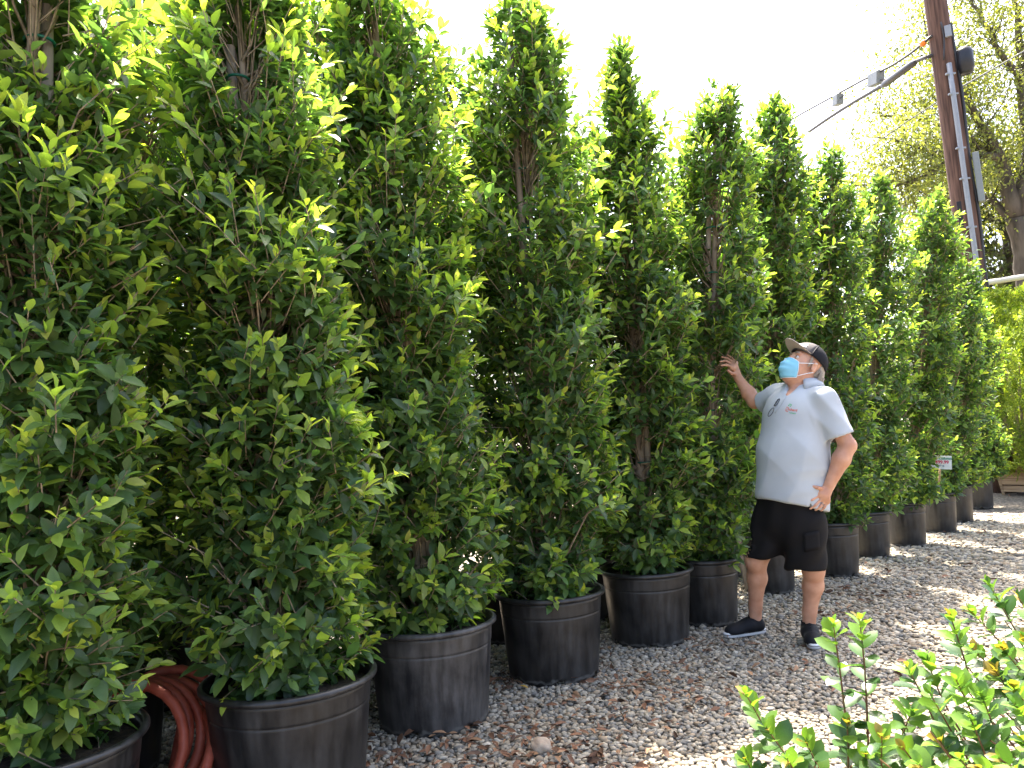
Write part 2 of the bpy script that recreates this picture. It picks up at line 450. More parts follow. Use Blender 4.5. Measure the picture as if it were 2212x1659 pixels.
# nothing grows through the man's raised forearm and hand
AVOID = [(at(2014, 999, 8.28), at(2052, 999, 8.28), .125), (at(2026, 1050, 8.3), at(2032, 1010, 8.28), .05), (J(z1, 535, 775, YM + .28), J(z1, 360, 520, HAND_Y), .075), (J(z1, 360, 520, HAND_Y), J(z1, 215, 360, HAND_Y), .085)]
def hits_arm(P):
    bad = np.zeros(len(P), bool)
    for a, b, rr in AVOID:
        # the capsule round the limb and the free space between it and the yard
        for k in (0, .06, .12, .2, .3):
            o_ = np.array([-.2, -1, 0]) * k
            ba = b - a; q = P - a - o_; t = np.clip((q @ ba) / (ba @ ba), 0, 1)
            bad |= np.linalg.norm(q - t[:, None] * ba, axis=-1) < rr
    return bad
def crown_leaves(axis0, axis1, z0, z1_, rfun, n_twig, size, seed, windows=(), per=(8, 13), young=0.45, sparse_top=True, gap=None):
    """twigs with spirally set leaves filling a column round a leaning axis; returns leaf arrays and twig segments"""
    r = np.random.default_rng(seed)
    k1 = r.uniform(0, 2 * pi, 8)
    def lump(th, z):
        v = 0.10 * np.sin(2 * th + 3.1 * z + k1[0]) + 0.09 * np.sin(3 * th - 5.3 * z + k1[1]) + 0.08 * np.sin(th + 8.7 * z + k1[2]) + 0.06 * np.sin(5 * th + 13 * z + k1[3])
        return 1 + v
    # sample heights with density following the radius
    zz = np.linspace(z0, z1_, 400); dens = np.maximum(rfun((zz - z0) / (z1_ - z0)), .03); cdf = np.cumsum(dens); cdf /= cdf[-1]
    z = np.interp(r.random(n_twig), cdf, zz)
    th = r.uniform(0, 2 * pi, n_twig)
    R = rfun((z - z0) / (z1_ - z0)) * lump(th, z)
    f = np.sqrt(r.uniform(0.22, 1.0, n_twig)) * np.where(r.random(n_twig) < .10, r.uniform(1.0, 1.28, n_twig), 1)
    tt_ = (z - z0) / (z1_ - z0); spr = (tt_ > .55) & (r.random(n_twig) < .10)
    f = np.where(spr, r.uniform(1.0, 1.35, n_twig), f)
    rad = R * f
    ax = axis0[None] + (axis1 - axis0)[None] * ((z - axis0[2]) / (axis1[2] - axis0[2]))[:, None]
    out = np.stack([np.cos(th), np.sin(th), np.zeros(n_twig)], -1)
    tip = ax + out * rad[:, None]; tip[:, 2] = z
    upw = np.interp((z - z0) / (z1_ - z0), (0, .06, .25, .8, 1), (.05, .35, .75, 1.1, 2.4))
    d = unit(out * (0.55 + .5 * f)[:, None] + np.array([0, 0, 1.0]) * (upw * r.uniform(.6, 1.3, n_twig))[:, None] + r.normal(0, .28, (n_twig, 3)))
    L = r.uniform(.10, .2, n_twig) * size / .066 * np.where(spr, 1.7, 1)
    keep = np.ones(n_twig, bool)
    # clearings where the trunk shows: nothing on the camera side there
    for (wz, wh, ww) in windows:
        c2 = axis0 + (axis1 - axis0) * ((wz - axis0[2]) / (axis1[2] - axis0[2]))
        tocam = unit(np.array([-c2[0], -c2[1], 0])); side = np.array([-tocam[1], tocam[0], 0])
        rel = tip - d * L[:, None] * .3 - c2
        lat = rel @ side; fr = rel @ tocam
        keep &= ~((fr > -.05) & ((lat / ww) ** 2 + ((tip[:, 2] - wz - .04) / wh) ** 2 < 1))
    # darker hollows in the mass
    hol = np.sin(2.3 * th + 4.1 * z + k1[5]) * np.sin(6.1 * z + k1[6]) 
    keep &= ~((hol > .78) & (f > .6))
    keep &= ~(hits_arm(tip) | hits_arm(tip - d * L[:, None] * .5))
    tip, d, L, f, z = tip[keep], d[keep], L[keep], f[keep], z[keep]
    n = len(tip)
    m = r.integers(per[0], per[1] + 1, n)
    ti = np.repeat(np.arange(n), m)
    j = np.arange(len(ti)) - np.repeat(np.cumsum(m) - m, m)
    s = (j + .6) / m[ti]
    base = tip - d * L[:, None]
    bend = np.zeros((n, 3)); bend[:, 2] = r.uniform(-.02, .05, n)
    pos = base[ti] + (d * L[:, None])[ti] * s[:, None] + bend[ti] * (s * (1 - s) * -4 + 0)[:, None]
    e1 = unit(np.cross(d, np.array([0.31, 0.2, .93]))); e2 = np.cross(d, e1)
    ph = j * 2.39996 + r.uniform(0, 2 * pi, n)[ti] + r.normal(0, .25, len(ti))
    al = np.interp(s, (0, .6, 1), (1.25, .95, .35)) + r.normal(0, .16, len(ti))
    rr = e1[ti] * np.cos(ph)[:, None] + e2[ti] * np.sin(ph)[:, None]
    yd = d[ti] * np.cos(al)[:, None] + rr * np.sin(al)[:, None]
    yd[:, 2] -= np.where(s < .5, .18, 0)
    up = d[ti] * .8 + np.array([0, 0, .5]) + r.normal(0, .25, (len(ti), 3))
    x, y, zd = leaf_frames(yd, up)
    is_young = r.random(n) < young * np.clip((f - .45) * 2.2, .1, 1)
    ln = size * r.uniform(.72, 1.2, len(ti)) * np.interp(s, (0, .55, .85, 1), (.9, 1.05, .85, .6))
    c = r.choice(3, len(ti), p=(.45, .38, .17))
    c = np.where(is_young[ti] & (s > .62), np.where((s > .8) & (r.random(len(ti)) < .55), 4, 3), c)
    c = np.where((c < 3) & (r.random(len(ti)) < .05), 3, c)
    tint = PAL[c] * r.uniform(.8, 1.22, (len(ti), 1)) * (1 + r.normal(0, .05, (len(ti), 3)))
    ok = ~(hits_arm(pos) | hits_arm(pos + y * ln[:, None]))
    for (wz, wh, ww) in windows:
        c2 = axis0 + (axis1 - axis0) * ((wz - axis0[2]) / (axis1[2] - axis0[2]))
        tocam = unit(np.array([-c2[0], -c2[1], 0])); side = np.array([-tocam[1], tocam[0], 0])
        rel = pos + y * ln[:, None] * .5 - c2
        ok &= ~((rel @ tocam > -.04) & (((rel @ side) / ww) ** 2 + (rel[:, 2] / wh) ** 2 < 1))
    return dict(pos=pos[ok], x=x[ok], y=y[ok], z=zd[ok], len=ln[ok], c=c[ok], tint=np.clip(tint, .005, 1)[ok], which=r.integers(0, 6, len(ti))[ok], base=base, tip=tip, f=f[ti][ok])

def twigs_mesh(mb_V, mb_Q, base, tip, r0, r1, n0):
    """3 sided tapered sticks, vectorised"""
    d = unit(tip - base); e1 = unit(np.cross(d, np.array([.3, .5, .81]))); e2 = np.cross(d, e1)
    n = len(base)
    rings = []
    for P, rr in ((base, r0), (tip, r1)):
        for a in (0, 2 * pi / 3, 4 * pi / 3):
            rings.append(P + (e1 * cos(a) + e2 * sin(a)) * rr)
    V = np.stack(rings, 1)
    q = np.array([(0, 1, 4, 3), (1, 2, 5, 4), (2, 0, 3, 5)])
    Q = (q[None] + (np.arange(n) * 6)[:, None, None]).reshape(-1, 4) + n0
    return V.reshape(-1, 3), Q

def make_pot(parent, D, H, seed, lip=0.022):
    pm = M['pot_dusty'] if seed == 114 else M['pot']
    rt = D / 2 - lip * .7; rb = rt * 0.86
    k = 72
    zs = [0.0, 0.006, 0.034, 0.05, H * .3, H * .55, H * .74, H * .757, H * .765, H * .773, H * .79, H * .90, H - lip]
    rs = [rb - .012, rb, rb + .001, rb + .004] + [None] * 8 + [rt]
    for i in range(len(zs)):
        if rs[i] is None: rs[i] = rb + (rt - rb) * zs[i] / H
    rs[8] -= 0.0035; rs[9] += .0012; rs[10] += .0012; rs[11] += .0008
    r = random.Random(seed)
    ph = np.arange(k) * 2 * pi / k
    wob = 1 + 0.012 * np.sin(2 * ph + r.uniform(0, 6)) + .004 * np.sin(5 * ph + r.uniform(0, 6))
    V = np.array([(R * w * cos(p), R * w * sin(p), z) for R, z in zip(rs, zs) for p, w in zip(ph, wob)])
    st = r.randrange(12)
    Q = []
    for i in range(len(zs) - 1):
        for j in range(k):
            if i == 1 and ((j + st) % 12) in (0, 1): continue        # drain slots
            j2 = (j + 1) % k
            Q.append((i * k + j, i * k + j2, (i + 1) * k + j2, (i + 1) * k + j))
    o = obj('pot', V, [np.array(Q)], pm, parent)
    sm = o.modifiers.new('wall', 'SOLIDIFY'); sm.thickness = 0.005; sm.offset = -1
    mb = MB()
    prof = [(rt - .006, H - .05), (rt - .004, H - lip), (rt - .002, H - .008), (rt + lip * .25, H), (rt + lip * .75, H - .003), (rt + lip, H - .011), (rt + lip * .98, H - .022), (rt + lip * .7, H - .027), (rt + .002, H - .024), (rt, H - lip - .004)]
    mb.lathe(prof, k)
    V = mb.V[0].reshape(len(prof), k, 3); V[:, :, :2] *= wob[None, :, None]; mb.V[0] = V.reshape(-1, 3)
    mb.build('rim', pm, o)
    mb = MB(); mb.lathe([(rt * .96, H - .062), (rt * .7, H - .05), (rt * .3, H - .045), (.001, H - .04)], 36)
    mb.build('soil', M['soil'], o)
    return o

def ficus(base, D, H, topz, top_xy, seed, rmax, label, n_twig, size=.068, rows=3, windows=(), n_leaf=300, gauge=1.0, stake=True, potted=True, group='columnar ficus trees in black pots', young=.45, prof=None, zc0=None):
    base = np.array([base[0], base[1], 0.0])
    root = empty('ficus_tree', base)
    tag(root, label, 'tree', group)
    make_pot(root, D, H, seed)
    r = np.random.default_rng(seed + 900)
    a0 = np.array([0, 0, 0.0]); a1 = np.array([top_xy[0] - base[0], top_xy[1] - base[1], topz])
    # the window maths works in world coordinates
    w0, w1 = base + a0, base + a1
    if prof is None:
        prof = ((0, .03, .09, .2, .45, .65, .8, .92, 1.0), (.58, .78, .90, .97, 1.0, .95, .80, .54, .15))
    rfun = lambda t: rmax * np.interp(t, *prof)
    z0 = (H - .03) if zc0 is None else zc0
    g = crown_leaves(w0, w1, z0, topz, rfun, n_twig, size, seed, windows, young=young)
    # trunk
    mb = MB()
    zt = np.linspace(H - .06, topz * .93, 12)
    wob = np.cumsum(r.normal(0, .006, (12, 2)), 0)
    P = np.array([a1 * (z / topz) for z in zt]); P[:, :2] += wob; P[:, 2] = zt
    mb.tube(P, np.interp(zt, (0.4, topz), (.036 * gauge, .008)), 9)
    tr = mb.build('trunk', M['trunk'], root)
    if stake:
        c = w0 + (w1 - w0) * .5; tocam = unit(np.array([-c[0], -c[1], 0])); side = np.array([-tocam[1], tocam[0], 0])
        off = -side * .045 * (1 if seed % 2 else -1) - tocam * .02
        mb = MB(); zz = np.linspace(H - .06, topz * .84, 5)
        SP = np.array([a1 * (z / topz) + off for z in zz]); SP[:, 2] = zz
        mb.tube(SP, .021, 8); mb.build('stake', M['stake'], root)
        for zt_ in np.linspace(1.15, topz * .8, 7):
            q = a1 * (zt_ / topz); q[2] = zt_; q += off * .5
            ph = np.linspace(0, 2 * pi, 16, endpoint=False)
            ring = q + np.stack([np.cos(ph), np.sin(ph), np.zeros(16)], -1) * .046
            mb = MB()
            mb.tube(ring, .006, 5, closed=True); mb.build('tie_tape', M['tape'], tr)
    # branches + twigs are the woody crown
    Vs, Qs, n0 = [], [], 0
    base_l = g['base'] - base; tip_l = g['tip'] - base
    V, Q = twigs_mesh(None, None, base_l, tip_l, .0032, .0016, n0); Vs.append(V); Qs.append(Q); n0 += len(V)
    nb = int(60 * gauge)
    pick = r.choice(len(base_l), min(nb * 4, len(base_l)), replace=False)
    tgt = base_l[pick]
    zs = np.clip(tgt[:, 2] - r.uniform(.12, .5, len(tgt)), H, topz)
    st = a1[None] * (zs / topz)[:, None]; st[:, 2] = zs
    mid = st * .45 + tgt * .55; mid[:, 2] -= .03
    for A, B_, ra, rb_ in ((st, mid, .0085, .006), (mid, tgt, .006, .0034)):
        V, Q = twigs_mesh(None, None, A, B_, ra * gauge, rb_, n0); Vs.append(V); Qs.append(Q); n0 += len(V)
    crown = obj('crown', np.concatenate(Vs), [np.concatenate(Qs)], M['twig'], root)
    # leaves that show largest are objects, the rest one mesh
    pos = g['pos'] - base
    N = len(pos); single = np.zeros(N, bool)
    if n_leaf:
        px, py = project(g['pos'])
        ax = w0 + (w1 - w0) * (g['pos'][:, 2:3] / topz)
        rel = g['pos'] - ax; tocam = unit(np.array([-base[0], -base[1], 0]))
        score = (rel @ tocam) / rmax + .25 * g['len'] / size + r.uniform(0, .35, N)
        score[(px < 5) | (px > 2207) | (py < 5) | (py > 1655)] = -9
        single[np.argsort(-score)[:n_leaf]] = True
    R = ~single
    V, f, C = leaves_mesh(pos[R], g['x'][R], g['y'][R], g['z'][R], g['len'][R], g['tint'][R], TPL[rows], g['which'][R])
    fo = obj('foliage', V, f, M['leaf'], crown, C)
    fo['kind'] = 'stuff'
    for i in np.nonzero(single)[0]:
        o = bpy.data.objects.new('leaf', leaf_data(int(g['which'][i]), int(g['c'][i]), TPL[3], M['leaf'], 'ficus'))
        COL.objects.link(o); o.parent = crown
        l = g['len'][i]; X, Y, Z, p = g['x'][i] * l, g['y'][i] * l, g['z'][i] * l, pos[i]
        o.matrix_basis = Matrix(((X[0], Y[0], Z[0], p[0]), (X[1], Y[1], Z[1], p[1]), (X[2], Y[2], Z[2], p[2]), (0, 0, 0, 1)))
    return root

def rimpos(px, py, z):            # pot axis on the ground from the middle of its rim
    g = ground(px, py, z); return g[:2]
def top_at(px, py, base):         # top of a tree straight over its pot, at the pot's distance
    d = ray(px, py); k = hypot(*base) / hypot(d[0], d[1]); q = CAMP + d * k
    return q[2], q[:2]
def wz(py, px, base):             # height of a clearing from its pixel
    return top_at(px, py, base)[0]

TREES = [
 # rim middle px, rim D, pot H, top px, crown radius, clearings(px,py,half height,half width), twigs, label
 ((62, 1596), .70, .47, (70, -330), .385, [(155, 105, .13, .07)], 1250, 'tallest leafy ficus column beside the coiled red hose'),
 ((626, 1454), .67, .47, (500, -190), .385, [(540, 140, .22, .05)], 1300, 'ficus column in the wide black pot just right of the coiled hose'),
 ((928, 1336), .64, .49, (790, -120), .42, [(812, 110, .1, .04), (900, 1180, .07, .035)], 1150, 'ficus column in the dusty grey black pot with crusted foot'),
 ((1187, 1272), .62, .48, (1112, -45), .42, [(1130, 390, .20, .05)], 1120, 'tall ficus column with a bare stretch of trunk below its pointed top'),
 ((1394, 1224), .61, .47, (1338, 80), .40, [(1362, 740, .07, .035), (1372, 990, .13, .04)], 1050, 'ficus column with sparse wispy top, third pot before the man'),
 ((1520, 1200), .49, .46, (1550, 165), .36, [(1530, 560, .22, .04), (1512, 900, .09, .035)], 880, 'ficus column the man reaches out to touch'),
 ((1652, 1152), .48, .47, (1672, 195), .36, [], 850, 'tall ficus column right behind the man, its pot between his legs'),
 ((1797, 1124), .46, .48, (1790, 305), .36, [], 800, 'ficus column whose pot stands beside the man\'s shorts'),
 ((1868, 1102), .46, .46, (1898, 368), .37, [(1915, 792, .16, .03)], 760, 'ficus column in the second black pot past the man'),
 ((1951, 1082), .44, .47, (2020, 402), .37, [], 740, 'ficus column next to the price sign, on the man\'s side'),
 ((2021, 1062), .44, .47, (2076, 530), .34, [], 660, 'ficus column whose pot holds the white price sign'),
 ((2062, 1047), .42, .47, (2112, 640), .30, [], 520, 'half hidden ficus column just past the price sign'),
 ((2109, 1023), .42, .49, (2120, 905), .36, [], 420, 'short bushy ficus in the last black pot of the row'),
]
BASES = []
for i, (rp, D, H, tp, rm, win, nt, lab) in enumerate(TREES):
    b = rimpos(rp[0], rp[1], H); BASES.append(b)
    tz, txy = top_at(tp[0], tp[1], b)
    near = hypot(*b)
    wins = [(wz(py, px, b), hh * 1.15, ww * 1.7) for (px, py, hh, ww) in win]
    prof = None
    if i == 4: prof = ((0, .03, .09, .2, .45, .65, .8, .9, 1.0), (.52, .72, .86, .98, 1.0, .86, .62, .36, .14))
    if i == 12: prof = ((0, .03, .12, .4, .7, .9, 1.0), (.6, .8, 1.0, .95, .7, .5, .2))
    ficus(b, D, H, tz, txy, 100 + i * 7, rm * 1.06, lab, int(nt * 1.32), size=.084 if i < 5 else .079, rows=3 if i < 2 else 2, windows=wins, n_leaf=300 if i < 8 else 150, young=.62 if i < 5 else .5, prof=prof)

# second row, seen only through the gaps of the first
BACK = [((335, -160), 0, 'second-row ficus in the gap behind the hose'), ((700, -60), 1, 'second-row ficus behind the gap left of the dusty pot'),
        ((972, 92), 2, 'second-row ficus whose top shows left of the tall pointed column'), ((1258, 285), 3, 'second-row ficus in the gap before the wispy-topped column'),
        ((1468, 315), 4, 'second-row ficus in the gap before the column the man touches'), ((1610, 300), 5, 'second-row ficus in the gap behind the man\'s raised hand'),
        ((1745, 330), 6, 'second-row ficus behind the man\'s cap')]
for q, (tp, i, lab) in enumerate(BACK):
    b = (BASES[i] + BASES[i + 1]) / 2 - n_row[:2] * .82
    tz, txy = top_at(tp[0], tp[1], b)
    ficus(b, .6, .47, tz, txy, 400 + q, .46, lab, 700, size=.088, rows=1, n_leaf=0, stake=False, group='second row of ficus columns', young=.3)

# ------------------------------------------------------------------ utility pole and lines
PY = 13.0
pb, pt = at(2103, 600, PY), at(2012, -60, PY)
dirp = unit(pt - pb)
foot = pb - dirp * (pb[2] / dirp[2]); head = pb + dirp * ((10.5 - pb[2]) / dirp[2])
pole = empty('utility_pole', foot)
tag(pole, 'reddish brown wooden utility pole with conduit and cables behind the row', 'pole')
def loc(P): return np.asarray(P) - foot
mb = MB(); zz = np.linspace(0, 1, 14)
mb.tube([loc(foot + (head - foot) * t) for t in zz], .205 - .035 * zz, 20); mb.build('shaft', M['pole'], pole)
def onpole(z, side=0.0, front=0.0):
    p = foot + dirp * (z / dirp[2]); tc = unit(np.array([-p[0], -p[1], 0])); sd = np.array([-tc[1], tc[0], 0])
    return p + sd * side + tc * front          # side > 0: picture right
def pz(py, px):
    return at(px, py, PY)[2]
tc_ = unit(np.array([-foot[0], -foot[1], 0])); SGN = 1 if np.array([-tc_[1], tc_[0], 0]) @ R_ > 0 else -1
zt, zb = pz(150, 2040), 1.0
mb = MB(); zs = np.linspace(zb, zt, 12)
mb.tube([loc(onpole(z, SGN * .07, .215)) for z in zs], .042, 10); cd = mb.build('conduit', M['galv'], pole)
for z in (pz(172, 2045), pz(215, 2050), pz(330, 2065), pz(395, 2070), pz(498, 2085)):
    mb = MB(); q = loc(onpole(z, SGN * .07, .215)); mb.box(q, (.16, .05, .03)); bevel(mb.build('clamp', M['galv'], cd, smooth=False), .004)
zs = np.linspace(1.0, pz(60, 2030), 24)
mb = MB(); mb.tube([loc(onpole(z, SGN * (.19 + .012 * sin(3 * z)), .05)) for z in zs], .026, 8); mb.build('riser_cable', M['cable'], pole)
zs = np.linspace(pz(140, 2040), pz(60, 2030), 10)
mb = MB(); mb.tube([loc(onpole(z, SGN * (.02 + .03 * sin(5 * z)), .21)) for z in zs], .013, 6); mb.build('drop_wire', M['cable'], pole)
# long grey box on the right flank, black terminal can, small bracket
q0, q1 = pz(445, 2085), pz(340, 2078)
mb = MB(); c = loc((onpole(q0, SGN * .27, .06) + onpole(q1, SGN * .27, .06)) / 2)
Mz = np.stack([np.array([-tc_[1], tc_[0], 0]), tc_, dirp], 1)
mb.box(c, (.10, .16, q1 - q0), Mz); bevel(mb.build('grey_cover', M['grey_box'], pole, smooth=False), .012)
mb = MB(); cz = pz(142, 2060); H2 = .46
prof = [(.001, -H2 / 2), (.10, -H2 / 2), (.115, -H2 / 2 + .02), (.115, -H2 / 2 + .06), (.135, -H2 / 2 + .08), (.135, H2 / 2 - .10), (.11, H2 / 2 - .03), (.06, H2 / 2), (.001, H2 / 2)]
mb.lathe(prof, 20, loc(onpole(cz, SGN * .31, .02))); mb.box(loc(onpole(cz, SGN * .22, .0)), (.1, .1, .08), Mz)
mb.build('terminal_can', M['black_plastic'], pole)
mb = MB(); mb.box(loc(onpole(pz(82, 2040), SGN * .12, .2)), (.1, .05, .2), Mz); bevel(mb.build('bracket', M['galv'], pole, smooth=False), .006)
mb = MB(); mb.box(loc(onpole(pz(470, 2070), -SGN * .02, .17)), (.16, .03, .5), Mz)
bevel(mb.build('tar_patch', mat_plain('tar_patch', (.012, .012, .014), .6), pole, smooth=False), .01)
# cables run away from the pole, past the tree tops
def cable(name, pix, label, r, depth=(PY - .1, 26), sag=.0, k=6):
    xs = np.array([p[0] for p in pix], float)
    tt = (xs[0] - xs) / (xs[0] - xs[-1])
    inv = 1 / depth[0] + (1 / depth[1] - 1 / depth[0]) * tt
    P = np.array([at(p[0], p[1], 1 / i) for p, i in zip(pix, inv)])
    t2 = np.linspace(0, 1, 28); Pf = np.stack([np.interp(t2, tt, P[:, a]) for a in range(3)], -1)
    mb = MB(); mb.tube(Pf, r, k); o = mb.build(name, M['cable'], None)
    tag(o, label, 'cable'); return o, P
upper, PU = cable('overhead_cable', [(2012, 78), (1972, 112), (1930, 140), (1860, 175), (1800, 208), (1738, 242), (1600, 322)], 'upper thin overhead cable strung from the pole, carrying grey boxes', .022)
lower, PL = cable('overhead_cable', [(2012, 120), (1985, 128), (1905, 186), (1850, 217), (1790, 255), (1700, 318), (1600, 388)], 'lower thick overhead cable with a long black sleeve', .035)
wire, PW = cable('guy_wire', [(2230, 100), (2140, 152), (2072, 190)], 'thin wire rising from the pole past the pale tree', .014, (PY + 2, PY + .2))
wire2, PW2 = cable('guy_wire', [(2040, 210), (1960, 262), (1845, 342), (1700, 440)], 'faint thin wire sloping down left of the pole below the thick cable', .011, (PY + .1, 24))
def between(P, pix, x):
    xs = [p for p in pix]; i = max(j for j in range(len(xs)) if xs[j] >= x) if any(v >= x for v in xs) else 0
    i = min(i, len(xs) - 2); t = (xs[i] - x) / (xs[i] - xs[i + 1]); return P[i] + (P[i + 1] - P[i]) * t
ux = [2012, 1972, 1930, 1860, 1800, 1738, 1600]; lx = [2012, 1985, 1905, 1850, 1790, 1700, 1600]
# sleeve
a, b = between(PL, lx, 1982), between(PL, lx, 1906)
mb = MB(); mb.tube([a, a + (b - a) * .06, a + (b - a) * .1, a + (b - a) * .9, a + (b - a) * .95, b], [.035, .045, .062, .070, .055, .04], 12)
mb.build('splice_sleeve', M['black_plastic'], lower)
def hangbox(x, w, h, dz, px_len):
    p = between(PU, ux, x); d = unit(between(PU, ux, x - 10) - p); s = unit(np.cross(d, (0, 0, 1))); up = np.cross(s, d)
    Mx = np.stack([d, s, up], 1); bx = empty('splice_box', p - np.array([0, 0, dz])); bx.parent = upper
    mb = MB(); mb.box((0, 0, 0), (w, .16, h), Mx); e = mb.build('enclosure', M['grey_box'], bx, smooth=False); bevel(e, .02)
    mb = MB()
    for q in (-.35, .35): mb.tube([d * w * q, d * w * q + np.array([0, 0, dz])], .012, 5)
    mb.build('hanger', M['galv'], bx)
hangbox(1893, .46, .26, .10, 40); hangbox(1810, .30, .24, .14, 25)
# the slack loop below the upper cable
Ps = [between(PU, ux, x) - np.array([0, 0, .10 + .10 * abs(sin(x * .05))]) for x in range(1990, 1735, -8)]
mb = MB(); mb.tube(Ps, .012, 5); mb.build('slack_loop', M['cable'], upper)
p = between(PU, ux, 1990); mb = MB(); mb.tube([p + (between(PU, ux, 2000) - p) * t for t in (0, .5, 1)], [.03, .06, .03], 8); mb.build('marker_sleeve', M['orange'], upper)

# ------------------------------------------------------------------ background trees
def branchy(name, base, limbs, leaf_n, lsize, pal, label, seed, clump=.5, trunk_r=.3, flat=.6, cat='tree', lmat='far_leaf', lw=1):
    """limbs: list of polylines (world) with radii; foliage clumps around sub-branches of them"""
    base = np.asarray(base, float); r = np.random.default_rng(seed)
    root = empty(name, base); tag(root, label, cat)
    tips = []
    mb = MB()
    for pts, r0, r1, main in limbs:
        P = np.asarray(pts, float) - base
        t = np.linspace(0, 1, len(P)); tt = np.linspace(0, 1, 12)
        Q = np.stack([np.interp(tt, t, P[:, a]) for a in range(3)], -1)
        Q[1:-1] += r.normal(0, .03, (10, 3))
        mb.tube(Q, np.linspace(r0, r1, 12), 8)
        if main: continue
        for k in range(2, 12):
            for _ in range(3):
                d = unit(unit(Q[k] - Q[k - 1]) * .7 + r.normal(0, .75, 3) + np.array([0, 0, .12]))
                L = r.uniform(.5, 1.5) * clump
                e = Q[k] + d * L
                mid = (Q[k] + e) / 2 + r.normal(0, .05, 3)
                mb.tube([Q[k], mid, e], [max(.012, np.interp(k, (0, 11), (r0, r1)) * .35), .012, .006], 4, cap=False)
                tips += [e, mid, e + r.normal(0, .2, 3) * clump]
    mb.build('trunk', M['bark'], root)
    tips = np.array(tips)
    per = max(1, leaf_n // len(tips))
    c = np.repeat(tips, per, 0)
    off = r.normal(0, 1, (len(c), 3)) * np.array([.34, .34, .34 * flat]) * clump
    pos = c + off
    yd = unit(r.normal(0, 1, (len(c), 3)) + np.array([0, 0, -.3])); x, y, z = leaf_frames(yd, r.normal(0, .6, (len(c), 3)) + np.array([0, 0, 1.0]))
    tint = np.array(pal)[r.integers(0, len(pal), len(c))] * r.uniform(.75, 1.3, (len(c), 1))
    V, f, C = leaves_mesh(pos, x * lw, y, z, lsize * r.uniform(.7, 1.25, len(c)), tint, TPL[1], r.integers(0, 6, len(c)))
    o = obj('crown', V, f, M[lmat], root, C); o['kind'] = 'stuff'
    return root
TY = 19.0
def T(px, py, dy=0): return at(px, py, TY + dy)
fb = T(2225, 640); fb[2] = 0
pale = [(.18, .21, .072), (.145, .178, .062), (.22, .24, .085), (.11, .14, .052)]
fork = T(2195, 470)
limbs = [([fb, T(2232, 640), T(2215, 540), fork], .34, .24, True),
 ([fork, T(2160, 340), T(2105, 245, -.5), T(2050, 140, -1)], .2, .03, False),
 ([fork, T(2225, 330), T(2205, 180), T(2195, 60), T(2180, -60)], .2, .04, False),
 ([T(2160, 345), T(2090, 325, -.6), T(2010, 330, -1.2), T(1930, 300, -1.5)], .10, .02, False),
 ([T(2150, 330), T(2080, 300), T(2000, 260, .6), T(1900, 250, 1)], .09, .02, False),
 ([T(2110, 250), T(2060, 200, 1), T(2010, 120, 1.4), T(1990, 10, 1.5)], .08, .02, False),
 ([T(2080, 320), T(2000, 380, -1), T(1930, 400, -1), T(1875, 400, -1)], .08, .02, False),
 ([fork, T(2130, 420, .5), T(2040, 430, .8), T(1960, 440, 1)], .10, .02, False),
 ([T(2205, 180), T(2150, 100, -1), T(2110, 20, -1), T(2080, -60, -1)], .09, .02, False),
 ([T(2200, 120), T(2260, 60, .6), T(2310, -20, .6), T(2330, -90, .6)], .1, .02, False),
 ([fork, T(2280, 330, .5), T(2350, 220, .5), T(2420, 120, .5)], .16, .03, False),
 ([T(2215, 300), T(2300, 250, -1), T(2380, 160, -1), T(2430, 40, -1)], .09, .02, False)]
branchy('tall_tree', fb, limbs, 40000, .115, pale, 'tall pale olive tree with open branching crown beyond the utility pole', 31, clump=1.0)
gb = at(2200, 640, 23); gb[2] = 0
def T2(px, py, dy=0): return at(px, py, 23 + dy)
dark = [(.05, .075, .025), (.075, .10, .03), (.10, .125, .04), (.04, .06, .022)]
limbs = [([gb, T2(2196, 640), T2(2190, 520), T2(2186, 430)], .42, .3, True),
 ([T2(2190, 520), T2(2140, 470), T2(2080, 440), T2(2040, 470)], .18, .04, False), ([T2(2186, 430), T2(2150, 380), T2(2100, 350), T2(2060, 380)], .18, .04, False),
 ([T2(2190, 470), T2(2250, 430), T2(2310, 400), T2(2380, 420)], .18, .04, False), ([T2(2186, 430), T2(2200, 370), T2(2230, 330), T2(2240, 280)], .18, .04, False),
 ([T2(2190, 560), T2(2130, 540), T2(2080, 530), T2(2040, 560)], .12, .04, False), ([T2(2190, 560), T2(2150, 600), T2(2110, 640), T2(2060, 700)], .12, .04, False),
 ([T2(2190, 560), T2(2240, 540), T2(2300, 560), T2(2380, 560)], .12, .04, False), ([T2(2195, 620), T2(2250, 660), T2(2320, 700), T2(2400, 720)], .12, .04, False)]
branchy('shade_tree', gb, limbs, 15000, .22, dark, 'dark green shade tree with thick trunk standing behind the boxed shrub', 33, clump=1.1)

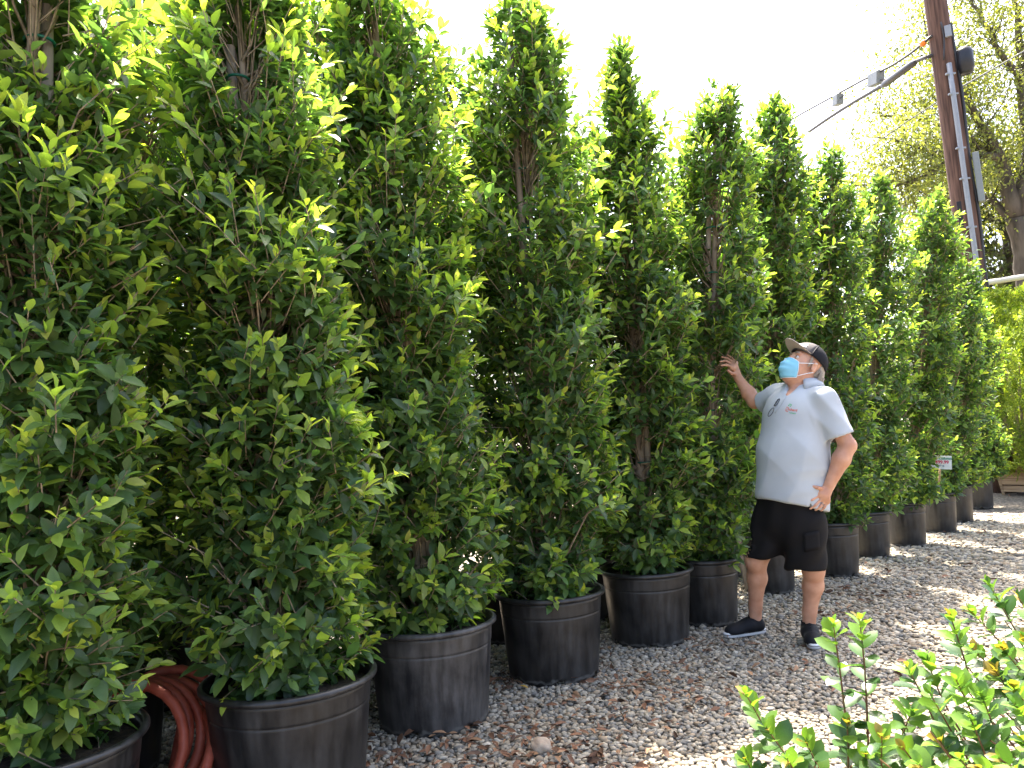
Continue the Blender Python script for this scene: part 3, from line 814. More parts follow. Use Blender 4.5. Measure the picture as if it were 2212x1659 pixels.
# feathery shrub in a slatted wooden box
bxy = ground(2222, 1068)[:2]
sh = empty('feathery_shrub', (bxy[0], bxy[1], 0)); tag(sh, 'large feathery yellow-green shrub growing in a slatted wooden box', 'shrub')
r = np.random.default_rng(77)
bw, bh = .62, .50
box = empty('wooden_box', (0, 0, 0)); box.parent = sh
rz = radians(30)
for side in range(4):
    a = rz + side * pi / 2; d = np.array([cos(a), sin(a), 0]); t = np.array([-sin(a), cos(a), 0])
    for q in range(4):
        z = .06 + q * (bh - .06) / 4 + .05; w = (.78 + .22 * z / bh) * bw
        mb = MB(); Mx = np.stack([t, d, np.array([0, 0, 1.0])], 1)
        mb.box(d * w / 2 + np.array([0, 0, z]) + r.normal(0, .003, 3), (w * 1.02, .02, .098), Mx)
        bevel(mb.build('plank', M['wood_box'], box, smooth=False), .004)
    mb = MB(); w0, w1 = .79 * bw / 2, bw / 2
    P0 = (d + t) * w0 + np.array([0, 0, .0]); P1 = (d + t) * w1 + np.array([0, 0, bh])
    mb.tube([P0, P1], .028, 4); mb.build('corner_post', M['wood_box'], box, smooth=False)
mb = MB(); mb.lathe([(bw * .47, bh - .08), (.01, bh - .06)], 20); mb.build('soil', M['soil'], box)
mb = MB(); clumps = []
for k in range(26):
    a = r.uniform(0, 2 * pi); top = np.array([cos(a), sin(a), 0]) * r.uniform(.2, 1.15) + np.array([0, 0, r.uniform(1.0, 2.95)])
    P = [np.array([0, 0, bh - .08]), top * np.array([.3, .3, .45]) + np.array([0, 0, bh * .4]), top]
    mb.tube(P, [.03, .018, .006], 5, cap=False)
mb.build('stem', M['twig'], sh)
N = 9000                                   # tufts are sprays of narrow leaves
N = 24000
th = r.uniform(0, 2 * pi, N // 9); zz_ = r.uniform(.38, 3.25, N // 9); f = np.sqrt(r.uniform(.3, 1, N // 9))
Rz = np.interp(zz_, (.35, .8, 1.6, 2.5, 3.0, 3.2), (.6, 1.1, 1.35, 1.25, .8, .3)) * (1 + .14 * np.sin(3 * th + 4 * zz_) + .12 * np.sin(7 * th - 6 * zz_) + .08 * np.sin(17 * zz_ + th))
tp = np.stack([np.cos(th) * Rz * f, np.sin(th) * Rz * f, zz_], -1)
td = unit(np.stack([np.cos(th), np.sin(th), r.uniform(.2, 1.1, len(th))], -1) + r.normal(0, .35, (len(th), 3)))
per = 26
c = np.repeat(tp, per, 0); dd = np.repeat(td, per, 0); s_ = np.tile(np.linspace(0, 1, per), len(tp))
pos = c + dd * (s_ * .26)[:, None] - dd * .12
yd = unit(dd * .55 + r.normal(0, .62, (len(c), 3))); x, y, z = leaf_frames(yd, r.normal(0, .6, (len(c), 3)) + np.array([0, 0, 1.0]))
fp = np.array([(.17, .25, .03), (.22, .30, .04), (.11, .19, .03), (.28, .34, .05)])
tint = fp[r.integers(0, 4, len(c))] * r.uniform(.8, 1.2, (len(c), 1))
V, fc, C = leaves_mesh(pos, x * .45, y, z, .085 * r.uniform(.7, 1.2, len(c)), tint, TPL[1], r.integers(0, 6, len(c)))
o = obj('foliage', V, fc, M['far_leaf'], sh, C); o['kind'] = 'stuff'
sh_parts = [c_ for c_ in sh.children_recursive]
def copy_tree(o, parent=None):
    c_ = o.copy(); COL.objects.link(c_); c_.parent = parent
    for ch in o.children: copy_tree(ch, c_)
    return c_
for (dx, dy, a, sc, lab) in ((1.9, 2.6, 1.9, 1.05, 'boxed feathery shrub set further back behind the first one'), (2.3, .4, 4.0, .95, 'boxed feathery shrub standing to the outer side of the first one')):
    c2 = copy_tree(sh); c2.location = (bxy[0] + dx, bxy[1] + dy, 0); c2.rotation_euler.z = a; c2.scale = (sc,) * 3; c2['label'] = lab; c2['group'] = 'boxed feathery shrubs'
sh['group'] = 'boxed feathery shrubs'
# pale pipe rail above it
p0, p1 = at(2080, 619, 15.5), at(2260, 590, 15.0)
mb = MB(); mb.tube([p0 + (p1 - p0) * t for t in np.linspace(-.6, 2.0, 8)], .055, 10); rail = mb.build('rail', M['white_pipe'], None)
rl = empty('pipe_rail', (p0[0], p0[1], 0)); rail.location = -np.array(rl.location); rail.parent = rl
for t in (-.55, 1.9):
    q = p0 + (p1 - p0) * t; mb = MB(); mb.tube([q - np.array([p0[0], p0[1], q[2]]), q - np.array([p0[0], p0[1], 0])], .05, 8); mb.build('post', M['white_pipe'], rl)
tag(rl, 'pale horizontal pipe rail above the boxed shrub', 'rail')

# ------------------------------------------------------------------ hose between the first two pots
def spline(P, n):
    P = np.asarray(P, float); t = np.linspace(0, 1, len(P)); tt = np.linspace(0, 1, n)
    Q = np.stack([np.interp(tt, t, P[:, a]) for a in range(3)], -1)
    for _ in range(6): Q[1:-1] = (Q[:-2] + 2 * Q[1:-1] + Q[2:]) / 4
    return Q
hc = ground(300, 1660)
hc = at(318, 1640, 3.05)
hose = empty('garden_hose', (hc[0], hc[1], 0)); tag(hose, 'coiled terracotta red rubber hose on the gravel between two pots', 'hose')
hl = np.array([hc[0], hc[1], 0]); r = np.random.default_rng(4)
tcam = unit(np.array([-hc[0], -hc[1], 0])); sd = np.array([-tcam[1], tcam[0], 0]); sd = sd if sd @ R_ > 0 else -sd
pts = []
for i in range(6 * 28 + 1):
    t = i / 28; a = 2 * pi * t - pi / 2
    R = .225 + .018 * sin(t * 5.1) + .012 * sin(t * 2.3)
    ctr = np.array([0, 0, .25]) + sd * (-.125 + .036 * t + .012 * sin(t * 3)) + tcam * (.02 - .035 * t)
    e1 = unit(sd * .9 + tcam * .35); e2 = unit(np.array([0, 0, 1.0]) - tcam * .22 + sd * .12)
    pts.append(ctr + e1 * R * cos(a) + e2 * (R * 1.0) * sin(a))
P = np.array(pts); P[:, 2] = np.maximum(P[:, 2], .02)
mb = MB(); mb.tube(P, .0205, 10); mb.build('coil', M['hose'], hose)
q_ = at(372, 1600, 3.3); E1 = [np.array([q_[0] - .05, q_[1] + .05, .022]), np.array([q_[0], q_[1], .04]), at(392, 1562, 3.3), at(408, 1528, 3.25), at(437, 1532, 3.2), at(458, 1575, 3.12), at(458, 1620, 3.02), at(440, 1672, 2.95)]
e = np.array(E1); e = np.concatenate([e, [[e[-1][0] - .02, e[-1][1] - .06, .022], [e[-1][0] - .2, e[-1][1] - .1, .022]]])
mb = MB(); mb.tube(spline(e, 40) - hl, .0205, 10); mb.build('loose_end', M['hose'], hose)

# ------------------------------------------------------------------ price sign in the pot past the man
def text_mesh(body, size, extr=0.0008, bold=False):
    cu = bpy.data.curves.new('lettering', 'FONT'); cu.body = body; cu.size = size; cu.extrude = extr; cu.align_x = 'CENTER'; cu.align_y = 'CENTER'
    if bold: cu.offset = size * .025
    to = bpy.data.objects.new('tmp', cu); COL.objects.link(to)
    dg = bpy.context.evaluated_depsgraph_get(); me = bpy.data.meshes.new_from_object(to.evaluated_get(dg))
    bpy.data.objects.remove(to); me.name = 'lettering'; return me
sy = 8.28
sp = at(2032, 999, sy); sb = at(2026, 1056, sy + .02)
sign = empty('price_sign', (sb[0], sb[1], sb[2] - .05)); tag(sign, 'small white hand-lettered price sign on a wooden stick in a pot', 'sign')
sl = np.array(sign.location)
tcm = unit(CAMP - sp); rgt = unit(np.cross(np.array([0, 0, 1.0]), tcm)); tl = radians(-4)
X = rgt * cos(tl) + np.array([0, 0, 1.0]) * sin(tl); Z = tcm - X * (tcm @ X); Z = unit(np.array([Z[0], Z[1], 0.1])); X = unit(X - Z * (X @ Z)); Yv = np.cross(Z, X)
Mx = np.stack([X, Yv, Z], 1)
mb = MB(); mb.box(sp - sl, (.205, .142, .004), Mx); bevel(mb.build('board', mat_plain('white_card', (.62, .68, .74), .4), sign, smooth=False), .0015)
mb = MB(); mb.tube([sb - sl - np.array([0, 0, .05]), sp - sl - Z * .012 + Yv * .02], .010, 6); mb.build('stick', M['wood_box'], sign)
for body, dy, size, colr in (('Ficus Column', .043, .038, (.01, .22, .17)), ('$499.99', .003, .047, (.55, .03, .12)), ('24" B', -.038, .03, (.16, .22, .33))):
    me = text_mesh(body, size, bold=True); o = link('lettering', me, mat_plain('ink_' + body[0:2], colr, .6), sign)
    c = sp - sl + Yv * dy + Z * .0035
    o.matrix_basis = Matrix(((X[0], Yv[0], Z[0], c[0]), (X[1], Yv[1], Z[1], c[1]), (X[2], Yv[2], Z[2], c[2]), (0, 0, 0, 1)))

# ------------------------------------------------------------------ rock, yellow leaf, litter
V0, T0 = icosphere()
def rock_mesh():
    V, Tt = V0.copy(), T0.copy()
    for _ in range(2):
        E, nt, V = {}, [], list(V)
        def mid(a, b):
            k = (min(a, b), max(a, b))
            if k not in E: E[k] = len(V); V.append(unit(V[a] + V[b]))
            return E[k]
        for a, b, c in Tt:
            x, y, z = mid(a, b), mid(b, c), mid(c, a); nt += [(a, x, z), (b, y, x), (c, z, y), (x, y, z)]
        V, Tt = np.array(V), np.array(nt)
    n = 1 + .13 * np.sin(V[:, 0] * 3.1 + 1) * np.cos(V[:, 1] * 2.7) + .07 * np.sin(V[:, 2] * 5 + V[:, 0] * 4)
    return V * n[:, None], Tt
RV, RT = rock_mesh()
rp = ground(1170, 1630)
o = obj('rock', RV * np.array([.05, .04, .038]), [RT], mat_noise('tan_rock', (.26, .19, .13), (.44, .36, .27), 14, .85, .3, 60)); o.location = (rp[0], rp[1], .034); o.rotation_euler = (.2, .3, .5)
tag(o, 'fist-sized tan rock lying on the gravel in front of the pots', 'rock')
for q, (px, py, lab) in enumerate(((1142, 1499, 'single yellow fallen leaf on gravel in front of a pot'),)):
    gp = ground(px, py)
    V, Tt, Q = leaf_template(.3, .3, .3, 3); o = obj('fallen_leaf', V * .06, [Tt, Q], M['litter'], None, np.tile((.62, .36, .05), (len(V), 1))); o.location = (gp[0], gp[1], .03); o.rotation_euler = (.3, .2, 1.2)
    tag(o, lab, 'leaf')
r = np.random.default_rng(9)
spots = [(1290, 1470, .5, 70), (1400, 1480, .5, 70), (1440, 1500, .35, 35), (1220, 1640, .4, 110), (1100, 1650, .4, 90), (830, 1650, .35, 70), (1000, 1600, .3, 40), (1790, 1330, .3, 40), (1850, 1290, .4, 60), (1300, 1560, .5, 60), (1750, 1450, .6, 40), (1560, 1400, .3, 30), (1080, 1480, .15, 40), (2100, 1170, .6, 50), (2000, 1230, .6, 50), (2150, 1060, .8, 80)]
ps = []
for px, py, sg, n in spots:
    c = ground(px, py); ps.append(np.stack([c[0] + r.normal(0, sg * .5, n), c[1] + r.normal(0, sg * .5, n), r.uniform(.018, .034, n)], -1))
ps = np.concatenate(ps); n = len(ps)
yd = r.normal(0, 1, (n, 3)) * np.array([1, 1, .18]); x, y, z = leaf_frames(yd, np.array([0, 0, 1.0]) + r.normal(0, .5, (n, 3)))
lp = np.array([(.13, .065, .035), (.20, .10, .055), (.09, .05, .03), (.26, .15, .08)])
V, fc, C = leaves_mesh(ps, x * .8, y, z, r.uniform(.035, .07, n), lp[r.integers(0, 4, n)] * r.uniform(.7, 1.3, (n, 1)), TPL[3], r.integers(0, 6, n))
tag(obj('leaf_litter', V, fc, M['litter'], None, C), 'scattered brown dead leaves on the gravel', 'leaf litter', kind='stuff')

# ------------------------------------------------------------------ young shrubs in the right foreground
PALS['shrub'] = np.array([(.032, .075, .024), (.048, .105, .027), (.075, .145, .03), (.12, .22, .032), (.20, .15, .03)])
def fg_plant(pot_xy, stems, label, seed, n_fill=0):
    r = np.random.default_rng(seed)
    b = np.array([pot_xy[0], pot_xy[1], 0.0])
    root = empty('young_shrub', b); tag(root, label, 'shrub', 'young shrubs in nursery pots')
    make_pot(root, .30, .27, seed, .012)
    n_l = 0
    for (px, py, Y) in stems:
        tip = at(px, py, Y) - b
        s0 = np.array([r.normal(0, .03), r.normal(0, .03), .22])
        L = np.linalg.norm(tip - s0)
        m1 = s0 + (tip - s0) * .4 + np.array([r.normal(0, .02), r.normal(0, .02), -.05 * np.linalg.norm((tip - s0)[:2])])
        P = spline([s0, m1, s0 * .2 + tip * .8 + r.normal(0, .008, 3), tip], 22)
        mb = MB(); mb.tube(P, np.linspace(.0042, .0014, 22), 5, cap=False); stem = mb.build('stem', M['stem'], root)
        arc = np.linspace(0, 1, 22); step = .03 / L; t = 1.0; k = 0; ph = r.uniform(0, 6)
        while t > .28 and n_l < 290:
            p = np.array([np.interp(t, arc, P[:, a]) for a in range(3)])
            d = unit(np.array([np.interp(min(1, t + .03), arc, P[:, a]) for a in range(3)]) - np.array([np.interp(t - .04, arc, P[:, a]) for a in range(3)]))
            e1 = unit(np.cross(d, (.3, .4, .86))); e2 = np.cross(d, e1)
            for sgn in (0, pi):
                a = ph + k * pi / 2 + sgn + r.normal(0, .25)
                if r.random() < .1: continue
                rr = e1 * cos(a) + e2 * sin(a)
                al = np.interp(1 - t, (0, .12, .3, 1), (.35, .8, 1.05, 1.25)) + r.normal(0, .15)
                yd = d * cos(al) + rr * sin(al)
                x, y, z = leaf_frames(yd[None], (d * .8 + np.array([0, 0, .6]) + r.normal(0, .2, 3))[None])
                l = np.interp(1 - t, (0, .04, .14, 1), (.024, .040, .054, .060)) * r.uniform(.8, 1.15)
                c = 4 if (1 - t < .05 and r.random() < .3) else (3 if 1 - t < .14 and r.random() < .75 else int(r.choice([0, 1, 2], p=[.4, .4, .2])))
                o = bpy.data.objects.new('leaf', leaf_data(int(r.integers(0, 4)), c, ROUND, M['shrub_leaf'], 'shrub'))
                COL.objects.link(o); o.parent = stem; n_l += 1
                X, Y_, Z_ = x[0] * l, y[0] * l, z[0] * l
                o.matrix_basis = Matrix(((X[0], Y_[0], Z_[0], p[0]), (X[1], Y_[1], Z_[1], p[1]), (X[2], Y_[2], Z_[2], p[2]), (0, 0, 0, 1)))
            t -= step * np.interp(1 - t, (0, .1, 1), (.55, 1, 1.25)) * r.uniform(.85, 1.2); k += 1
    return root
M['stem'] = mat_noise('young_stem', (.14, .055, .03), (.26, .15, .07), 30, .6)
r = np.random.default_rng(21)
fg_plant((.80, 1.95), [(1612, 1500, 1.75), (1655, 1572, 1.7), (1740, 1600, 1.72), (1800, 1348, 1.85), (1857, 1338, 1.85), (1970, 1535, 1.7), (1905, 1590, 1.65), (1700, 1640, 1.65), (1610, 1640, 1.7), (1830, 1560, 1.75), (1870, 1630, 1.7), (1760, 1655, 1.62)], 'straggly young shrub with two tall upright shoots over the gravel', 51)
fg_plant((1.16, 1.82), [(2055, 1335, 1.8), (1960, 1440, 1.75), (2065, 1468, 1.62), (2010, 1500, 1.65), (2100, 1560, 1.55), (2030, 1600, 1.6), (1950, 1615, 1.62), (2120, 1500, 1.6), (2000, 1420, 1.9), (1985, 1650, 1.55), (2075, 1640, 1.5), (2040, 1540, 1.72), (1900, 1640, 1.6), (2090, 1600, 1.65), (1950, 1560, 1.75), (2010, 1580, 1.5)], 'leafy young shrub with reddish new tips beside the straggly one', 52)
fg_plant((1.50, 1.95), [(2137, 1262, 1.95), (2095, 1318, 1.9), (2165, 1400, 1.75), (2185, 1480, 1.65), (2200, 1290, 2.0), (2150, 1450, 1.8), (2100, 1400, 1.85), (2060, 1400, 2.0), (2215, 1380, 1.8), (2175, 1560, 1.6), (2215, 1620, 1.55), (2140, 1600, 1.55), (2230, 1500, 1.65), (2130, 1520, 1.9), (2190, 1400, 1.9), (2170, 1340, 1.95), (2080, 1480, 1.9)], 'dense young shrub with the tallest shoots against the sunlit gravel', 53)
fg_plant((1.45, 1.55), [(2190, 1520, 1.5), (2160, 1640, 1.4), (2230, 1440, 1.55), (2260, 1380, 1.6), (2120, 1660, 1.42), (2210, 1600, 1.42), (2270, 1540, 1.45), (2060, 1690, 1.4), (2240, 1660, 1.35)], 'low glossy young shrub in front of the dense one', 54)
E_TAG = at(1812, 1652, 1.62)
tg = empty('plant_tag', (E_TAG[0], E_TAG[1], .24)); tag(tg, 'small white plastic plant tag with teal mark among the young shrub stems', 'tag')
mb = MB(); h = E_TAG[2] - .24; mb.box((0, 0, h / 2), (.016, .0012, h)); mb.build('tag_body', mat_plain('white_tag', (.7, .72, .72), .4), tg, smooth=False)
mb = MB(); mb.lathe([(.0045, 0), (.003, .0005), (.002, 0)], 12); o = mb.build('printed_mark', mat_plain('teal_ink', (.02, .35, .4), .5), tg); o.rotation_euler.x = pi / 2; o.location = (0, -.0012, h - .012)

# third row, trees added to darken the gaps and shade the ground behind
for q, (tp, i) in enumerate((((150, -60), 0), ((480, 0), 1), ((830, 60), 2), ((1100, 200), 3), ((250, -40), 0), ((-60, -60), 0), ((640, 20), 1))):
    b = BASES[i] - n_row[:2] * (1.7 if q < 4 else (2.35, .95, 2.4)[q - 4]) + u_row[:2] * (.1 if q < 4 else (.75, -.5, .6)[q - 4])
    tz, txy = top_at(tp[0], tp[1], b)
    ficus(b, .6, .47, tz, txy, 480 + q, .5, ['added third-row shading ficus far behind the hose', 'added third-row shading ficus deep behind the wide pot by the hose', 'added third-row shading ficus deep behind the dusty pot', 'added third-row shading ficus deep behind the tall pointed column', 'added rearmost shading ficus in line with the gap behind the hose', 'added shading ficus at the hidden start of the second row', 'added rearmost shading ficus behind the dusty pot and its neighbour'][q], 560, size=.09, rows=1, n_leaf=0, stake=False, group='added third row of shading ficus columns', young=.3)

# ------------------------------------------------------------------ the man
class SDF:
    def __init__(s, lo, hi, h):
        s.lo = np.asarray(lo, float); s.h = h
        s.n = np.ceil((np.asarray(hi) - s.lo) / h).astype(int) + 1
        s.D = np.full(s.n, .5, np.float32)
    def _sub(s, lo, hi):
        a = np.clip(np.floor((np.asarray(lo) - s.lo) / s.h).astype(int), 0, s.n - 1)
        b = np.clip(np.ceil((np.asarray(hi) - s.lo) / s.h).astype(int) + 1, 1, s.n)
        g = np.meshgrid(*[s.lo[i] + s.h * np.arange(a[i], b[i]) for i in range(3)], indexing='ij')
        return tuple(slice(a[i], b[i]) for i in range(3)), np.stack(g, -1)
    def mix(s, sl, d, k, op):
        D = s.D[sl]
        if op == 'add':
            hh = np.clip(.5 + .5 * (D - d) / k, 0, 1); s.D[sl] = D * (1 - hh) + d * hh - k * hh * (1 - hh)
        else:
            hh = np.clip(.5 - .5 * (D + d) / k, 0, 1); s.D[sl] = D * (1 - hh) - d * hh + k * hh * (1 - hh)
    def cone(s, a, b, ra, rb, k=.015, squash=None, op='add'):
        """tapered capsule; squash=(direction, factor) makes the section elliptical (factor < 1 thinner)"""
        a, b = np.asarray(a, float), np.asarray(b, float); m = max(ra, rb) * (max(1, squash[1]) if squash else 1) + 3 * k + .03
        sl, P = s._sub(np.minimum(a, b) - m, np.maximum(a, b) + m)
        ba = b - a; q = P - a; t = np.clip((q @ ba) / max(ba @ ba, 1e-9), 0, 1)
        v = q - t[..., None] * ba
        if squash:
            e = unit(squash[0]); c = v @ e; v = v + e * (c * (1 / squash[1] - 1))[..., None]
        s.mix(sl, (np.linalg.norm(v, axis=-1) - (ra + (rb - ra) * t)).astype(np.float32), k, op)
    def ell(s, c, ax, rad, k=.015, op='add'):
        c = np.asarray(c, float); ax = np.asarray(ax, float); rad = np.asarray(rad, float); m = rad.max() + 3 * k + .02
        sl, P = s._sub(c - m, c + m)
        q = (P - c) @ ax.T
        k0 = np.linalg.norm(q / rad, axis=-1); k1 = np.linalg.norm(q / rad ** 2, axis=-1)
        s.mix(sl, (k0 * (k0 - 1) / np.maximum(k1, 1e-6)).astype(np.float32), k, op)
    def cut(s, p, n, region=None):
        """remove what lies on the side n points to"""
        n = unit(n); sl, P = s._sub(*region) if region else s._sub(s.lo, s.lo + s.h * s.n)
        s.D[sl] = np.maximum(s.D[sl], ((P - np.asarray(p)) @ n).astype(np.float32))
    def mesh(s):
        D = s.D; neg = D < 0
        c = np.zeros(np.array(D.shape) - 1, np.int8)
        for dx in (0, 1):
            for dy in (0, 1):
                for dz in (0, 1):
                    c += neg[dx:D.shape[0] - 1 + dx, dy:D.shape[1] - 1 + dy, dz:D.shape[2] - 1 + dz]
        act = (c > 0) & (c < 8); ids = np.argwhere(act); idx = np.full(act.shape, -1, np.int64); idx[act] = np.arange(len(ids))
        P = np.zeros((len(ids), 3)); cnt = np.zeros(len(ids))
        cor = [np.array(v) for v in np.ndindex(2, 2, 2)]
        for a in cor:
            for ax in range(3):
                if a[ax]: continue
                b = a.copy(); b[ax] = 1
                va = D[tuple((ids + a).T)]; vb = D[tuple((ids + b).T)]
                cr = (va < 0) != (vb < 0); t = np.where(cr, va / np.where(cr, va - vb, 1), 0)
                P += np.where(cr[:, None], a + t[:, None] * (b - a), 0); cnt += cr
        V = s.lo + s.h * (ids + P / cnt[:, None])
        F = []
        for ax in range(3):
            o1, o2 = (ax + 1) % 3, (ax + 2) % 3
            A = np.swapaxes(neg, 0, ax) if False else neg
            s0 = [slice(None)] * 3; s1 = [slice(None)] * 3; s0[ax] = slice(0, -1); s1[ax] = slice(1, None)
            e = np.argwhere(A[tuple(s0)] != A[tuple(s1)])
            e = e[(e[:, o1] > 0) & (e[:, o2] > 0) & (e[:, o1] < D.shape[o1] - 1) & (e[:, o2] < D.shape[o2] - 1)]
            q = []
            for (d1, d2) in ((-1, -1), (0, -1), (0, 0), (-1, 0)):
                cc = e.copy(); cc[:, o1] += d1; cc[:, o2] += d2; q.append(idx[tuple(cc.T)])
            q = np.stack(q, -1); ins = neg[tuple(e.T)]
            q[~ins] = q[~ins][:, ::-1]
            F.append(q)
        return V, np.concatenate(F)
def smooth_mesh(V, F, it=2, lam=.5):
    n = len(V); e = np.concatenate([F[:, [0, 1]], F[:, [1, 2]], F[:, [2, 3]], F[:, [3, 0]]]); e = np.concatenate([e, e[:, ::-1]])
    cnt = np.maximum(np.bincount(e[:, 0], minlength=n), 1)[:, None]
    for _ in range(it):
        A = np.stack([np.bincount(e[:, 0], V[e[:, 1], a], n) for a in range(3)], -1) / cnt
        V = V + lam * (A - V)
    return V
def vnormals(V, F):
    fn = np.cross(V[F[:, 2]] - V[F[:, 0]], V[F[:, 3]] - V[F[:, 1]]); N = np.zeros_like(V)
    for a in range(4): np.add.at(N, F[:, a], fn)
    return unit(N)

def mat_skin():
    m, N, L, B = mat_new('skin')
    tc = N.new('ShaderNodeTexCoord'); n = N.new('ShaderNodeTexNoise'); n.inputs['Scale'].default_value = 14; n.inputs['Detail'].default_value = 6
    L.new(tc.outputs['Object'], n.inputs['Vector'])
    c = N.new('ShaderNodeValToRGB'); c.color_ramp.elements[0].color = (.42, .20, .12, 1); c.color_ramp.elements[1].color = (.56, .31, .205, 1)
    c.color_ramp.elements[0].position = .3; c.color_ramp.elements[1].position = .7
    L.new(n.outputs['Fac'], c.inputs[0]); L.new(c.outputs[0], B.inputs['Base Color'])
    B.inputs['Roughness'].default_value = .5; B.inputs['Subsurface Weight'].default_value = .12; B.inputs['Subsurface Radius'].default_value = (.02, .008, .004); B.inputs['Subsurface Scale'].default_value = .3
    n2 = N.new('ShaderNodeTexNoise'); n2.inputs['Scale'].default_value = 160; L.new(tc.outputs['Object'], n2.inputs['Vector'])
    b = N.new('ShaderNodeBump'); b.inputs['Strength'].default_value = .12; b.inputs['Distance'].default_value = .004; L.new(n2.outputs['Fac'], b.inputs['Height']); L.new(b.outputs[0], B.inputs['Normal'])
    return m
def mat_cloth(name, c, rough=.85, bump=.2, scale=350):
    m, N, L, B = mat_new(name)
    tc = N.new('ShaderNodeTexCoord'); n = N.new('ShaderNodeTexNoise'); n.inputs['Scale'].default_value = 9; n.inputs['Detail'].default_value = 5
    L.new(tc.outputs['Object'], n.inputs['Vector'])
    r_ = N.new('ShaderNodeValToRGB'); r_.color_ramp.elements[0].color = (*[x * .9 for x in c], 1); r_.color_ramp.elements[1].color = (*[min(1, x * 1.08) for x in c], 1)
    L.new(n.outputs['Fac'], r_.inputs[0]); L.new(r_.outputs[0], B.inputs['Base Color'])
    B.inputs['Roughness'].default_value = rough; B.inputs['Specular IOR Level'].default_value = .2
    try: B.inputs['Sheen Weight'].default_value = .0
    except KeyError: pass
    w = N.new('ShaderNodeTexVoronoi'); w.inputs['Scale'].default_value = scale; L.new(tc.outputs['Object'], w.inputs['Vector'])
    b = N.new('ShaderNodeBump'); b.inputs['Strength'].default_value = bump; b.inputs['Distance'].default_value = .001
    L.new(w.outputs['Distance'], b.inputs['Height']); L.new(b.outputs[0], B.inputs['Normal'])
    return m
M['skin'] = mat_skin()
M['shirt'] = mat_cloth('polo_knit', (.40, .44, .475))
M['shorts'] = mat_cloth('black_twill', (.006, .0055, .006), .8)
M['mask'] = mat_cloth('blue_mask', (.22, .52, .68), .7)
M['mask_white'] = mat_cloth('white_band', (.75, .78, .8), .7)
M['cap_black'] = mat_cloth('cap_black', (.007, .0075, .011), .8)
M['cap_grey'] = mat_cloth('cap_grey', (.085, .078, .08), .8)
M['cap_brim'] = mat_cloth('cap_brim', (.40, .34, .28), .8)
M['hair'] = mat_plain('grey_hair', (.30, .26, .21), .5)
M['shoe'] = mat_cloth('black_shoe', (.009, .0095, .012), .65)
M['sole'] = mat_plain('white_sole', (.62, .62, .62), .6)

Rp = unit(np.array([-.716, .698, 0])); Dp = unit(np.array([-.698, -.716, 0])); UP = np.array([0, 0, 1.0])   # his right, his facing
toeR, heelR = ground(*z2(205, 1318)), ground(*z2(545, 1272))
toeL = ground(*z2(940, 1418)); heelL = toeL + unit(np.array([.22, 1, 0])) * .285
dR = unit(toeR - heelR); heelR = toeR - dR * .29
ankR = heelR + dR * .065 + UP * .10; ankL = heelL + unit(toeL - heelL) * .065 + UP * .10
pel = J(z2, 715, 300, YM)
hipR, hipL = pel + Rp * .095 - UP * .10, pel - Rp * .095 - UP * .10
knR = J(z2, 462, 690, (ankR[1] + hipR[1]) / 2 - .03); knL = J(z2, 925, 760, (ankL[1] + hipL[1]) / 2 - .05)
neck0 = J(z1, 1010, 655, YM + .02)
shR, shL = J(z1, 765, 725, YM + .13), J(z1, 1205, 765, YM - .15)
elR, wrR = J(z1, 535, 775, YM + .28), J(z1, 378, 545, HAND_Y - .02)
elL, wrL = J(z1, 1440, 1200, YM - .20), J(z1, 1262, 1585, YM - .19)
# head frame
Fh0 = unit(np.array([-.965, -.26, 0])); HS = 1.14; Lh = np.array([-Fh0[1], Fh0[0], 0]); tb = radians(31)
Fh = Fh0 * cos(tb) + UP * sin(tb); Uh = UP * cos(tb) - Fh0 * sin(tb)
ear = J(z1, 1105, 440, YM - .085); hd = ear - Lh * .076 * HS
def hp(f, l, u): return hd + (Fh * f + Lh * l + Uh * u) * HS

man = empty('person', ((ankR[0] + ankL[0]) / 2, (ankR[1] + ankL[1]) / 2, 0))
tag(man, 'person in pale polo shirt, black shorts and blue face mask looking up at the trees', 'person')
ml = np.array(man.location)
lo = np.array([min(wrR[0] - .2, heelR[0] - .4), 4.2, -.02]); hi = np.array([elL[0] + .15, 5.6, 2.0])
B = SDF(lo, hi, .0056)
# legs
def leg(hip, kn, an, ext):
    B.cone(hip, kn, .085, .062, .03); B.cone(kn, kn + (an - kn) * .3 - Dp * .012, .058, .062, .03)
    B.cone(kn + (an - kn) * .3 - Dp * .014, an + (kn - an) * .22, .059, .040, .025); B.cone(an + (kn - an) * .25, an - UP * .03, .040, .040, .02)
    B.ell(kn + Dp * .02, np.eye(3), (.055, .055, .06), .03)
leg(hipR, knR, ankR, 1); leg(hipL, knL, ankL, -1)
B.cone(pel, pel + (neck0 - pel) * .8, .12, .12, .06)                  # trunk inside the clothes
B.cone(neck0 + (shR - neck0) * .2, shR, .06, .055, .03); B.cone(neck0 + (shL - neck0) * .2, shL, .06, .055, .03)
# arms
B.cone(shR, elR, .054, .043, .03); B.cone(elR, elR + (wrR - elR) * .35, .044, .047, .02); B.cone(elR + (wrR - elR) * .35, wrR, .046, .029, .02, (Dp, .9))
B.cone(shL, elL, .056, .046, .03); B.cone(elL, elL + (wrL - elL) * .35, .048, .053, .02); B.cone(elL + (wrL - elL) * .35, wrL, .051, .032, .02)
B.ell(elL + np.array([.02, .02, -.008]), np.eye(3), (.034, .034, .034), .03)
